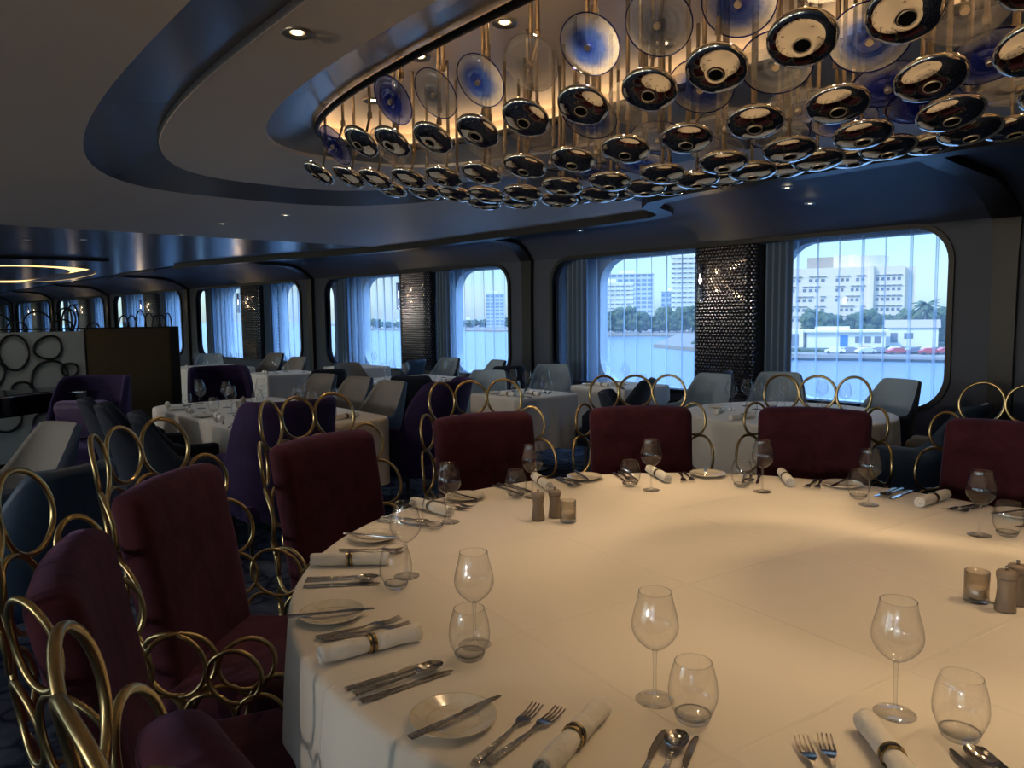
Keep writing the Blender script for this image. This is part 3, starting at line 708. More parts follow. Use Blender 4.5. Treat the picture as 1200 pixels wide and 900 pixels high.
for r, row in enumerate((P0, P1, P2, P3, P4)):
    for i, (x, y, z) in enumerate(row):
        plate(x, y, z, kinds[r][i], '%s in the chandelier\'s %s plate row, %s from left' % (kn[kinds[r][i]], rown[r], ORD[i]))

# ------------------------------------------------------------------ chairs
def yaw_to(dx, dy): return math.atan2(dy, dx) - PI / 2       # local +Y looks along (dx, dy)
def taper_leg(bm, x, y, z1, dx, dy, a=.022, b=.013):
    top = [bm.verts.new((x + sx * a, y + sy * a, z1)) for sx, sy in ((-1, -1), (1, -1), (1, 1), (-1, 1))]
    bot = [bm.verts.new((x + dx + sx * b, y + dy + sy * b, 0)) for sx, sy in ((-1, -1), (1, -1), (1, 1), (-1, 1))]
    for i in range(4): bm.faces.new((top[i], top[(i + 1) % 4], bot[(i + 1) % 4], bot[i]))
    bm.faces.new(top); bm.faces.new(bot)
# plan curve that the brass rings are bent to: round the back, then forward along the arms
_curve = []
_x, _y, _s = 0.0, -.145, 0.0
while _s < 1.0:
    _curve.append((_s, _x, _y))
    th = _s / .46 if _s < .36 else min(PI / 2 * 1.0, .36 / .46 + (_s - .36) / .12 * (PI / 2 - .36 / .46))
    if _s > .36: th = min(th, PI / 2)
    _x += cos(th) * .01; _y += sin(th) * .01; _s += .01
def shell_pt(s, z):
    a = min(abs(s), .985); i = int(a / .01); t = a / .01 - i
    p, q = _curve[i], _curve[min(i + 1, len(_curve) - 1)]
    x = p[1] + (q[1] - p[1]) * t; y = p[2] + (q[2] - p[2]) * t
    rk = max(0, (z - .45)) * .15 * (1 if a < .45 else max(0, 1 - (a - .45) / .2))
    return Vector((math.copysign(x, s), y - rk, z))
def ring_bm(s, z, rs, rz, r=.0072, tilt=0):
    pts = []
    for i in range(36):
        t = 2 * PI * i / 36; a, b = rs * cos(t), rz * sin(t)
        pts.append(shell_pt(s + a * cos(tilt) - b * sin(tilt), z + a * sin(tilt) + b * cos(tilt)))
    return tube(bmesh.new(), pts, r, True, 8)
def make_ring_chair():
    t = thing('velvet_ring_chair', 'x', 'chair', group='burgundy ring back chairs round the big table')
    bm = rbox(-.265, .265, -.06, .045, .40, 1.0, .042, 4)
    bmesh.ops.subdivide_edges(bm, edges=[e for e in bm.edges if abs((e.verts[0].co - e.verts[1].co).length) > .3], cuts=5, use_grid_fill=True)
    for v in bm.verts:
        h = (v.co.z - .40) / .6
        v.co.y += -.10 * h + .018 * (1 - (v.co.x / .265) ** 2) * sin(PI * h) - .012 * (v.co.x / .265) ** 2 * -2
        v.co.x *= 1 + .04 * h
        v.co.z += .012 * (1 - (v.co.x / .28) ** 2) * h
    obj('backrest', bm, M['burgundy'], t, smooth=True)
    bm = rbox(-.275, .275, -.02, .50, .335, .455, .045, 4)
    for v in bm.verts: v.co.z += .012 * (1 - (v.co.x / .28) ** 2) if v.co.z > .4 else 0
    obj('seat', bm, M['burgundy'], t, smooth=True)
    obj('seat_frame', rbox(-.26, .26, -.02, .49, .285, .335, .012, 2), M['burgundy'], t)
    for sx in (-1, 1):
        for y, dy in ((.02, -.05), (.44, .02)):
            bm = bmesh.new(); taper_leg(bm, sx * .225, y, .29, sx * .01, dy); obj('leg', bm, M['darkwood'], t)
    rings = [(0, 1.075, .092, .088, 0), (.187, 1.068, .092, .098, 0), (-.187, 1.068, .092, .098, 0)]
    for sg in (1, -1):
        rings += [(sg * .325, .935, .068, .085, 0), (sg * .10, .905, .088, .085, 0), (sg * .365, .75, .085, .100, 0), (sg * .20, .745, .075, .080, 0),
                  (sg * .36, .575, .075, .078, 0), (sg * .12, .59, .09, .085, 0),
                  (sg * .50, .565, .085, .088, 0), (sg * .66, .535, .074, .074, 0),
                  (sg * .44, .42, .070, .070, 0), (sg * .585, .415, .072, .070, 0), (sg * .73, .42, .070, .068, 0),
                  (sg * .38, .33, .06, .06, 0), (sg * .51, .30, .065, .06, 0), (sg * .65, .30, .07, .06, 0)]
    rings += [(0, .745, .075, .07, 0)]
    for s, z, a, b, tl in rings:
        obj('ring', ring_bm(s, z, a, b), M['brass'], t, smooth=True)
    return t
KRC = Kind(make_ring_chair())
TC = Vector((-1.235, 1.995)); TR = 1.325
chairs = [(-78.5, 1.70, 'burgundy velvet ring back chair cut off at the bottom left corner'), (-108.5, 1.68, 'purple lit velvet ring back chair, nearest of the three whole chairs on the left'),
          (-135, 1.70, 'burgundy velvet ring back chair, middle of the three whole chairs on the left'), (-162.5, 1.66, 'burgundy velvet ring back chair, furthest of the three whole chairs on the left'),
          (167, 1.70, 'burgundy velvet ring back chair, leftmost of the four behind the big table'), (139, 1.72, 'burgundy velvet ring back chair behind the big table before the second window bay'),
          (111, 1.78, 'dark velvet ring back chair behind the big table before the tiled column'), (84, 1.78, 'dark velvet ring back chair at the right edge of the photo')]
for a, r, lab in chairs:
    d = Vector((cos(rad(a)), sin(rad(a)))); p = TC + d * r
    if r == 1.70 and a < -78 and a > -80: KRC.put((-.745, .37, 0), rad(2), lab)      # this one is turned away from the table
    else: KRC.put((p.x, p.y, 0), yaw_to(-d.x, -d.y), lab)

def make_tub(name, W, Db, La, Hb, Ha, seat, rake, outm, inm, flare=.04, nar=.16, th=.045, legh=.28, hb_w=.27, sm_w=.22):
    """upholstered tub chair: outer shell, inner lining, seat cushion and four tapered legs"""
    t = thing(name, 'x', 'chair')
    def plan(s, off):
        a = abs(s)
        if a < .55:
            an = a / .55 * PI / 2; x = (W - off) * sin(an) ** .8; y = -(Db - off) * cos(an) ** .8
        else: x = W - off; y = (a - .55) / .45 * La
        return math.copysign(x, s), y
    def H(s):
        a = abs(s); q = smooth01((a - hb_w) / sm_w); h = Hb + (Ha - Hb) * q
        if a > .9: h -= (a - .9) / .1 * .05
        return h
    def pt(s, v, off, zb):
        x, y = plan(s, off); h = H(s) - (.0 if off == 0 else .0); z = zb + (h - zb) * v
        k = max(0, (z - seat)) / (Hb - seat)
        wgt = 1 - smooth01((abs(s) - .3) / .35)
        y -= rake * k * wgt; x *= 1 + flare * min(1, (z - zb) / (Ha - zb)) - nar * k * k
        # undershell narrows towards the legs
        if z < .42: q = (.42 - z) / .14; x *= 1 - .10 * q; y *= 1 - .08 * q
        return (x, y, z)
    S = [-1 + 2 * i / 48 for i in range(49)]
    zb = legh
    rows = [[pt(s, v, 0, zb) for s in S] for v in (0, .12, .3, .5, .7, .85, .95, 1)]
    rim = [[(p[0] * (1 - th / W * .5), p[1] + (0 if abs(s) > .55 else th * .5 * (1 if p[1] < 0 else 0)), p[2] + .012) for p, s in zip(rows[-1], S)]]
    bm = bmesh.new(); vs = grid(bm, rows + rim)
    bm.faces.new(vs[0])
    obj('shell', bm, M[outm], t, smooth=True)
    inner = []
    for v in (1, .93, .8, .6, .4, .2, 0):
        inner.append([pt(s, v, th, .36) for s in S])
    bm = bmesh.new(); grid(bm, rim + inner)
    for e in (0, -1):                              # close the arm fronts
        f_ = [Vector(r[e]) for r in rows if True] ; g_ = [Vector(r[e]) for r in inner]
        poly = f_ + [Vector(rim[0][e])] + g_
        try: bm.faces.new([bm.verts.new(p) for p in poly])
        except ValueError: pass
    obj('lining', bm, M[inm], t, smooth=True)
    bm = rbox(-W + th + .005, W - th - .005, -Db + th + .03, La + .10, seat - .10, seat, .03, 3); obj('seat', bm, M[inm], t, smooth=True)
    obj('seat_base', rbox(-W + .03, W - .03, -Db + .07, La + .07, legh, seat - .095, .02, 2), M[outm], t)
    for sx in (-1, 1):
        for y, dy in ((-Db * .6, -.06), (La * .9, .02)):
            bm = bmesh.new(); taper_leg(bm, sx * (W - .07), y, legh + .03, sx * .03, dy, .018, .010); obj('leg', bm, M['darkwood'], t)
    return t
tub = lambda n, o, i: Kind(make_tub(n, .29, .24, .24, .90, .62, .45, .13, o, i))
K = {'navy': tub('tub_chair', 'navy', 'greige'), 'slate': tub('tub_chair', 'slate', 'greige'), 'pale': tub('tub_chair', 'navy', 'paleblue'), 'dark': tub('tub_chair', 'navy', 'navy'),
     'purple': Kind(make_tub('purple_armchair', .32, .26, .30, 1.0, .64, .46, .14, 'purple', 'purple', .03, .06, .06, .26, .42, .22))}
tubs = [
 ('slate', -3.80, .52, -.85, -.45, 'slate blue backed tub chair at the left edge, nearest behind the ring chairs'),
 ('slate', -4.95, .60, .30, -.95, 'greige lined tub chair with slate blue back beside the black console'),
 ('dark', -6.42, 1.62, .25, 1, 'dark tub chair at the long table, furthest left of three seen from behind'),
 ('dark', -5.88, 1.62, .35, 1, 'dark tub chair at the long table, middle of three seen from behind'),
 ('dark', -5.18, 1.66, .25, 1, 'dark tub chair at the long table, nearest of three seen from behind'),
 ('purple', -4.62, 2.03, -1, .05, 'dark purple velvet armchair at the near head of the long table'),
 ('purple', -5.02, 3.42, -.85, -.5, 'purple velvet armchair seen from the side, left of the leftmost back ring chair'),
 ('purple', -7.85, 2.85, 1, -.25, 'dark purple velvet armchair at the far head of the long table'),
 ('purple', -7.35, 1.50, .75, -.55, 'purple velvet armchair with a patterned cushion by the partition'),
 ('slate', -6.02, 3.50, .12, -1, 'greige lined tub chair on the window side of the long table, nearest of three'),
 ('slate', -6.70, 3.55, .15, -1, 'greige lined tub chair on the window side of the long table, middle of three'),
 ('slate', -7.35, 3.50, .2, -1, 'greige lined tub chair on the window side of the long table, furthest of three'),
 ('navy', -6.72, 4.50, -.72, .70, 'navy backed tub chair seen from behind at the square table before the third bay'),
 ('slate', -8.75, 5.0, 1, .15, 'grey tub chair on the left side of the square table before the third bay'),
 ('navy', -8.35, 4.25, -.9, .2, 'navy tub chair in profile left of the square table before the third bay'),
 ('pale', -8.9, 6.3, .1, -1, 'pale blue lined tub chair beyond the square table, by the third bay column'),
 ('pale', -7.95, 6.35, -.2, -1, 'pale blue lined tub chair before the third bay window'),
 ('navy', -7.15, 6.05, -.95, .35, 'navy backed tub chair before the right edge of the third bay window'),
 ('pale', -6.3, 5.05, .55, -.85, 'pale blue lined tub chair left of the small square table'),
 ('pale', -6.5, 6.25, .6, -.8, 'pale blue lined tub chair by the rib between the second and third bays'),
 ('dark', -4.72, 5.42, -.9, -.42, 'navy tub chair right of the small square table, seen from the side'),
 ('dark', -4.75, 6.75, -.9, -.35, 'navy tub chair before the second bay window, right of the window table'),
 ('pale', -4.30, 6.15, .05, -1, 'pale blue lined tub chair before the second bay, left of the column'),
 ('pale', -3.85, 6.75, .35, -1, 'pale blue lined tub chair behind the round table, before the column'),
 ('pale', -2.84, 6.66, -.35, -.95, 'pale blue lined tub chair right of the round table under the right window'),
 ('dark', -3.72, 4.62, .85, .55, 'navy tub chair left of the round table, half behind a ring chair'),
 ('slate', -1.95, 5.35, -.95, .05, 'slate blue tub chair seen from the side right of the round table'),
 ('pale', -13.3, 4.6, .8, -.5, 'pale tub chair at the far left table below the fourth bay'),
 ('navy', -11.0, 4.95, .2, -1, 'navy tub chair behind the far square table'),
 ('navy', -12.6, 5.3, .3, -1, 'navy tub chair behind the far left table'),
 ('slate', -9.2, 5.9, -1, -.3, 'grey tub chair at the small table before the third bay\'s left edge'),
]
for kd, x, y, dx, dy, lab in tubs:
    K[kd].put((x, y, 0), yaw_to(dx, dy), lab)
bm = rbox(-.23, .23, -.06, .06, -.17, .17, .055, 4)
o = obj('cushion', bm, M['purple_print'], None, (-7.40 + .10, 1.50 - .03, .66), (rad(-18), 0, yaw_to(.75, -.55)), True)
tag(o, 'purple patterned cushion leaning in the armchair by the partition', 'cushion')

# ------------------------------------------------------------------ tables with linen
def cloth(outline, z, drop, amp, nf, seed=0, corner=0):
    """outline: function t in [0,1) -> (x, y, nx, ny)"""
    n = 240; bm = bmesh.new(); rnd = random.Random(seed); ph = [rnd.uniform(0, 6.28) for _ in range(5)]
    def row(off, zz, k):
        out = []
        for i in range(n):
            t = i / n; x, y, nx, ny = outline(t)
            w = amp * k * (sin(2 * PI * nf * t + ph[0] + 1.3 * sin(2 * PI * 3 * t + ph[1])) * .6 + .4 * sin(2 * PI * (nf * 1.9) * t + ph[2]))
            dz = corner * k * (.5 + .5 * cos(2 * PI * 4 * t + ph[3] * 0 + .9)) ** 3
            out.append((x + nx * (off + w), y + ny * (off + w), zz - dz))
        return out
    r = .022
    rows = [row(-.05, z, 0), row(-.018, z, 0), row(-.006, z - .004, 0), row(.0, z - .014, .02), row(.003, z - .04, .10), row(.006, z - drop * .3, .35), row(.010, z - drop * .6, .7), row(.014, z - drop, 1)]
    vs = grid(bm, rows, True)
    cen = [bm.verts.new((0, 0, z))]
    cx = sum(v.co.x for v in vs[0]) / n; cy = sum(v.co.y for v in vs[0]) / n; cen[0].co = Vector((cx, cy, z))
    prev = vs[0]
    for k in (.75, .5, .25):
        cur = [bm.verts.new((cx + (v.co.x - cx) * k, cy + (v.co.y - cy) * k, z)) for v in vs[0]]
        for i in range(n): bm.faces.new((prev[i], prev[(i + 1) % n], cur[(i + 1) % n], cur[i]))
        prev = cur
    for i in range(n): bm.faces.new((prev[i], prev[(i + 1) % n], cen[0]))
    return bm
def circ(cx, cy, r): return lambda t: (cx + r * cos(2 * PI * t), cy + r * sin(2 * PI * t), cos(2 * PI * t), sin(2 * PI * t))
def rr(x0, x1, y0, y1, r):
    def fn(t):
        W, H = x1 - x0 - 2 * r, y1 - y0 - 2 * r; arc = PI * r / 2; P = 2 * (W + H) + 4 * arc; s = (t % 1) * P
        segs = [('l', x1, y0 + r, 0, 1, H), ('a', x1 - r, y1 - r, 0), ('l', x1 - r, y1, -1, 0, W), ('a', x0 + r, y1 - r, 90), ('l', x0, y1 - r, 0, -1, H), ('a', x0 + r, y0 + r, 180), ('l', x0 + r, y0, 1, 0, W), ('a', x1 - r, y0 + r, 270)]
        for g in segs:
            ln = g[5] if g[0] == 'l' else arc
            if s <= ln or g is segs[-1]:
                if g[0] == 'l': return (g[1] + g[3] * s, g[2] + g[4] * s, g[4], -g[3])
                a = rad(g[3]) + s / r; return (g[1] + r * cos(a), g[2] + r * sin(a), cos(a), sin(a))
            s -= ln
    return fn
def linen_crease():
    m = M['linen']; nt = m.node_tree; p = [n for n in nt.nodes if n.type == 'BSDF_PRINCIPLED'][0]
    old = [n for n in nt.nodes if n.type == 'BUMP'][0]
    tc = N(nt, 'ShaderNodeTexCoord'); mp = N(nt, 'ShaderNodeMapping'); mp.inputs['Rotation'].default_value = (0, 0, rad(8)); mp.inputs['Location'].default_value = (.21, .13, 0)
    br = N(nt, 'ShaderNodeTexBrick'); br.offset = 0; br.inputs['Scale'].default_value = 1; br.inputs['Brick Width'].default_value = .62; br.inputs['Row Height'].default_value = .55
    br.inputs['Mortar Size'].default_value = .006; br.inputs['Mortar Smooth'].default_value = 1.0
    L(nt, tc.outputs['Object'], mp.inputs[0]); L(nt, mp.outputs[0], br.inputs['Vector'])
    b = N(nt, 'ShaderNodeBump'); b.inputs['Strength'].default_value = .28; b.inputs['Distance'].default_value = .010
    L(nt, br.outputs['Fac'], b.inputs['Height']); L(nt, old.outputs['Normal'], b.inputs['Normal']); L(nt, b.outputs['Normal'], p.inputs['Normal'])
linen_crease()
def table(name, label, cat_group, outline, foot, drop, amp, nf, seed, clabel, corner=0):
    t = thing(name, label, 'table', (foot[0], foot[1], 0))
    bm = bmesh.new(); n = 64
    lo = []; hi = []
    for i in range(n):
        x, y, nx, ny = outline(i / n); lo.append((x - nx * .03 - foot[0], y - ny * .03 - foot[1], .70)); hi.append((x - nx * .03 - foot[0], y - ny * .03 - foot[1], .735))
    vs = grid(bm, [lo, hi], True); bm.faces.new(vs[0]); bm.faces.new(vs[1]); obj('tabletop', bm, M['darkwood'], t)
    bm = bmesh.new(); lathe(bm, [(0, 0), (foot[2], 0), (foot[2], .02), (.05, .05), (.04, .1), (.04, .70), (0, .70)], 24); obj('pedestal', bm, M['black'], t)
    c = obj('tablecloth', cloth(outline, .75, drop, amp, nf, seed, corner), M['linen'], None, smooth=True)
    tag(c, clabel, 'tablecloth', 'white tablecloths')
table('round_table', 'big round table under the wide white cloth in the foreground', '', circ(TC.x, TC.y, TR), (TC.x, TC.y, .4), .28, .012, 22, 3, 'white tablecloth over the big round table in the foreground', .015)
table('round_table', 'round table under white linen below the right window', '', circ(-2.92, 5.32, .76), (-2.92, 5.32, .3), .45, .02, 14, 4, 'white tablecloth over the round table below the right window')
table('square_table', 'small square table left of the navy armchair', '', rr(-5.85, -5.1, 4.55, 5.3, .02), (-5.47, 4.92, .25), .5, .012, 9, 5, 'white tablecloth over the small square table in the second row', .04)
table('square_table', 'small square table nearest the second bay window', '', rr(-5.75, -4.98, 5.85, 6.6, .02), (-5.35, 6.2, .25), .5, .012, 9, 6, 'white tablecloth over the square table nearest the second bay', .04)
table('square_table', 'square table before the third window bay', '', rr(-8.3, -7.0, 4.45, 5.75, .05), (-7.65, 5.1, .3), .5, .015, 12, 7, 'white tablecloth over the square table before the third bay', .04)
table('long_table', 'long table behind the left ring chairs', '', rr(-7.1, -4.86, 1.92, 3.08, .18), (-5.9, 2.5, .35), .5, .014, 16, 8, 'white tablecloth over the long table behind the left ring chairs', .04)
table('square_table', 'square table far left before the fourth bay', '', rr(-10.5, -9.75, 4.15, 4.95, .02), (-10.1, 4.55, .25), .5, .012, 9, 9, 'white tablecloth over the far square table before the fourth bay', .04)
table('square_table', 'furthest left square table by the partition', '', rr(-12.9, -11.7, 3.8, 4.8, .02), (-12.3, 4.3, .25), .5, .012, 9, 10, 'white tablecloth over the furthest left table by the partition', .04)
table('square_table', 'small table by the rib left of the third bay', '', rr(-10.9, -10.1, 5.55, 6.3, .02), (-10.5, 5.9, .25), .5, .012, 9, 11, 'white tablecloth over the small table left of the third bay', .04)

# ------------------------------------------------------------------ tableware kinds
ZT_ = .752
def mk(name, cat): return thing(name, 'x', cat)
wg = mk('wine_glass', 'glass')
bm = bmesh.new()
prof = []
for i in range(15):
    t = i / 14; z = .100 + .118 * t
    r = .0285 * 1 if False else (.004 + .0415 * sin(min(1, t / .42) * PI / 2) ** .75 if t < .42 else .0455 - .0135 * smooth01((t - .42) / .62))
    prof.append((r, z))
lathe(bm, prof, 32); obj('bowl', bm, M['wine'], wg, smooth=True)
bm = bmesh.new(); tube(bm, [(.0315 * cos(2 * PI * i / 32), .0315 * sin(2 * PI * i / 32), .218) for i in range(32)], .0008, True, 5); obj('rim', bm, M['stem'], wg, smooth=True)
bm = bmesh.new(); lathe(bm, [(0, .104), (.0055, .101), (.0042, .092), (.0034, .06), (.0038, .02), (.007, .007)], 12); obj('stem', bm, M['stem'], wg, smooth=True)
bm = bmesh.new(); lathe(bm, [(.007, .007), (.02, .0035), (.036, .0025), (.0375, .0012), (.036, 0), (0, 0)], 32); obj('foot', bm, M['wine'], wg, smooth=True)
tg = mk('stemless_glass', 'glass')
prof = [(.016, .010), (.028, .012), (.038, .026), (.0445, .045), (.0455, .06), (.043, .082), (.038, .102), (.0335, .115)]
bm = bmesh.new(); lathe(bm, prof, 32); obj('bowl', bm, M['wine'], tg, smooth=True)
bm = bmesh.new(); tube(bm, [(.0335 * cos(2 * PI * i / 32), .0335 * sin(2 * PI * i / 32), .115) for i in range(32)], .0008, True, 5); obj('rim', bm, M['stem'], tg, smooth=True)
bm = bmesh.new(); lathe(bm, [(0, .008), (.018, .008), (.030, .012), (.034, .016), (.030, .006), (.022, 0), (0, .001)], 32); obj('base', bm, M['stem'], tg, smooth=True)
pl = mk('bread_plate', 'plate')
bm = bmesh.new(); lathe(bm, [(0, .005), (.048, .005), (.054, .008), (.078, .014), (.081, .0155), (.0815, .0135), (.052, .003), (.046, 0), (0, 0)], 48); obj('dish', bm, M['china'], pl, smooth=True)
bm = bmesh.new(); tube(bm, [(.050 * cos(2 * PI * i / 40), .050 * sin(2 * PI * i / 40), .0062) for i in range(40)], .0012, True, 5); obj('well_edge', bm, M['china'], pl, smooth=True)
def handle(bm, y0, y1, w0, w1, th=.0035, z=.004):
    v = []
    for i in range(7):
        t = i / 6; w = w0 + (w1 - w0) * t ** 1.3; y = y0 + (y1 - y0) * t
        v.append([(-w, y, z - th * .6), (w, y, z - th * .6), (w * .8, y, z + th * .5), (-w * .8, y, z + th * .5)])
    vs = grid(bm, v, True); bm.faces.new(vs[0]); bm.faces.new(vs[-1])
kf = mk('table_knife', 'knife')      # local +Y runs from the handle end to the tip
bm = bmesh.new(); handle(bm, -.105, 0, .0085, .0048); obj('handle', bm, M['cutlery_handle'], kf)
bm = bmesh.new(); out = [(-.005, 0), (-.0055, .012), (-.0085, .022), (-.0095, .05), (-.0085, .085), (-.004, .103), (.002, .108), (.0045, .10), (.005, .05), (.0045, .0)]
lo = [bm.verts.new((x, y, .0028)) for x, y in out]; hi = [bm.verts.new((x * .9, y, .0048)) for x, y in out]; bm.faces.new(lo); bm.faces.new(hi)
for i in range(len(out)): bm.faces.new((lo[i], lo[(i + 1) % len(out)], hi[(i + 1) % len(out)], hi[i]))
obj('blade', bm, M['cutlery'], kf)
fk = mk('table_fork', 'fork')
bm = bmesh.new(); handle(bm, -.105, .012, .0085, .0032); obj('handle', bm, M['cutlery_handle'], fk)
bm = bmesh.new()
rows = []
for y, w, z in ((.012, .0032, .004), (.030, .0040, .007), (.042, .0100, .0060), (.055, .0128, .0030), (.062, .0130, .0025)):
    rows.append([(-w, y, z), (w, y, z), (w, y, z + .0018), (-w, y, z + .0018)])
vs = grid(bm, rows, True); bm.faces.new(vs[0]); bm.faces.new(vs[-1])
for q in range(4):
    xx = -.0113 + q * .00753
    rows = [[(xx - w, y, z), (xx + w, y, z), (xx + w, y, z + .0016), (xx - w, y, z + .0016)] for y, w, z in ((.061, .0021, .0025), (.080, .0018, .0035), (.098, .0015, .0075), (.104, .0008, .0095))]
    vs = grid(bm, rows, True); bm.faces.new(vs[0]); bm.faces.new(vs[-1])
obj('head', bm, M['cutlery'], fk)
sp = mk('table_spoon', 'spoon')
bm = bmesh.new(); handle(bm, -.105, .035, .0085, .0028); obj('handle', bm, M['cutlery_handle'], sp)
bm = bmesh.new(); rows = []
for i in range(6):
    t = i / 5; rows.append([(.0215 * t * cos(a), .068 + .033 * t * sin(a), .0015 + .0085 * t ** 2.2) for a in [2 * PI * k / 28 for k in range(28)]])
grid(bm, rows[1:], True); bm.faces.new([bm.verts.new(p) for p in rows[1]])
rows2 = [[(x * .96, y, z - .0014) for x, y, z in r] for r in rows]; bmesh.ops.remove_doubles(bm, verts=bm.verts[:], dist=1e-5)
grid(bm, [rows[-1], rows2[-1], rows2[3], rows2[1]], True)
obj('bowl', bm, M['cutlery'], sp, smooth=True)
npk = mk('rolled_napkin', 'napkin')    # along local Y
bm = bmesh.new(); rows = []
L_ = .118
for i in range(25):
    t = -1 + 2 * i / 24; y = L_ * t; r = .0205 - .0035 * math.exp(-(t / .12) ** 2) + .001 * sin(t * 9)
    if abs(t) > .97: r *= .93
    rows.append([(r * (1 + .05 * sin(3 * a + t * 3) + (.05 if k == 5 else 0)) * cos(a), y + .0015 * sin(5 * a), .0195 + r * .96 * sin(a) * (1 if sin(a) > 0 else .95)) for k, a in enumerate([2 * PI * k / 28 for k in range(28)])])
vs = grid(bm, rows, True)
for e, sg in ((0, -1), (-1, 1)):          # spiral ends: stepped inwards
    prev = vs[e]
    for rr_, dy in ((.82, 0), (.78, -.008), (.55, -.008), (.5, -.003), (.25, -.003), (.2, -.012)):
        cur = []
        for v in vs[e]:
            cur.append(bm.verts.new((v.co.x * rr_, v.co.y + sg * dy, .0195 + (v.co.z - .0195) * rr_)))
        for i in range(28): bm.faces.new((prev[i], prev[(i + 1) % 28], cur[(i + 1) % 28], cur[i]))
        prev = cur
    bm.faces.new(prev)
obj('cloth_roll', bm, M['napkin'], npk, smooth=True)
bm = bmesh.new()
rows = [[(r * cos(a), y, .0195 + r * sin(a)) for a in [2 * PI * k / 28 for k in range(28)]] for r, y in ((.0192, -.0085), (.0212, -.0085), (.0212, .0085), (.0192, .0085))]
grid(bm, rows, True); obj('napkin_ring', bm, M['ringgold'], npk, smooth=False)
bm = bmesh.new(); rows = [[(r * cos(a), y, .0195 + r * sin(a)) for a in [2 * PI * k / 28 for k in range(28)]] for r, y in ((.0212, -.003), (.0218, -.003), (.0218, .003), (.0212, .003))]
grid(bm, rows, True); obj('ring_band', bm, M['ringdark'], npk)
ml = mk('pepper_mill', 'mill')
bm = bmesh.new(); lathe(bm, [(0, 0), (.0235, 0), (.0245, .004), (.0215, .03), (.0195, .055), (.0215, .078), (.0225, .082), (0, .082)], 32); obj('body', bm, M['mill'], ml, smooth=True)
bm = bmesh.new(); lathe(bm, [(0, .083), (.0215, .083), (.0235, .086), (.0235, .097), (.0205, .1015), (.006, .1035), (0, .1035)], 32); obj('cap', bm, M['mill'], ml, smooth=True)
bm = bmesh.new(); lathe(bm, [(0, .1035), (.004, .1035), (.0035, .107), (.005, .110), (.004, .1135), (0, .1145)], 16); obj('knob', bm, M['cutlery'], ml, smooth=True)
vo = mk('votive_holder', 'candle holder')
bm = bmesh.new(); lathe(bm, [(.029, .010), (.0295, .080), (.0275, .080), (.027, .012)], 32); obj('cup', bm, M['frost'], vo, smooth=True)
bm = bmesh.new(); lathe(bm, [(0, 0), (.028, 0), (.030, .003), (.030, .009), (.028, .012), (0, .012)], 32); obj('glass_base', bm, M['stem'], vo, smooth=True)
bm = bmesh.new(); lathe(bm, [(0, .0125), (.0225, .0125), (.0225, .036), (.020, .038), (0, .037)], 28); obj('candle', bm, M['wax'], vo, smooth=True)
KW, KT, KP, KK, KF, KS, KN, KM, KV = [Kind(o) for o in (wg, tg, pl, kf, fk, sp, npk, ml, vo)]

def polar(a, r): return TC.x + r * cos(rad(a)), TC.y + r * sin(rad(a))
def inward(a, extra=0): v = Vector((-cos(rad(a)), -sin(rad(a)))); return yaw_to(v.x, v.y) + rad(extra)
# name, napkin angle, glass polar, tumbler polar, plate polar, napkin polar, knife polar, fork polar, napkin twist
sets = [
 ('the bottom right setting', -45, (-40, .89), (-36, .98), None, (-45, 1.06), (-37, 1.12), (-51, 1.10), 0),
 ('the bottom centre setting', -72, (-68, .93), (-63, .98), (-83, 1.21), (-72, 1.15), (-64, 1.14), (-77, 1.18), 0),
 ('the setting by the nearest whole ring chair', -100, (-95, .97), (-92, 1.02), (-112, 1.22), (-100.5, 1.18), (-92.5, 1.19), (-106, 1.17), 0),
 ('the setting by the middle left ring chair', -131, (-125, 1.01), (-120, 1.04), (-144, 1.20), (-131, 1.19), (-124, 1.19), (-137, 1.16), 0),
 ('the setting by the furthest left ring chair', -163, (-158, 1.04), (-153, 1.05), (-174, 1.22), (-163, 1.19), (-155, 1.19), (-168, 1.18), -14),
 ('the setting by the leftmost back ring chair', 167, (175, 1.04), (178, 1.08), (156, 1.24), (167, 1.20), (174, 1.21), (161, 1.19), -14),
 ('the setting before the second bay ring chair', 140, (145, .95), (149, 1.03), (129, 1.24), (140, 1.19), (147, 1.21), (134, 1.19), 10),
 ('the setting before the dark middle ring chair', 113, (117, .96), (122, 1.03), (102, 1.22), (113, 1.21), (120, 1.2), (107, 1.19), 16),
 ('the setting before the right edge ring chair', 84, (92, .95), (96, 1.03), (71, 1.24), (84, 1.17), (92, 1.2), (78, 1.19), 2),
 ('the right edge setting', 57, (64, .90), (62, .98), None, None, (64, 1.20), None, 0),
]
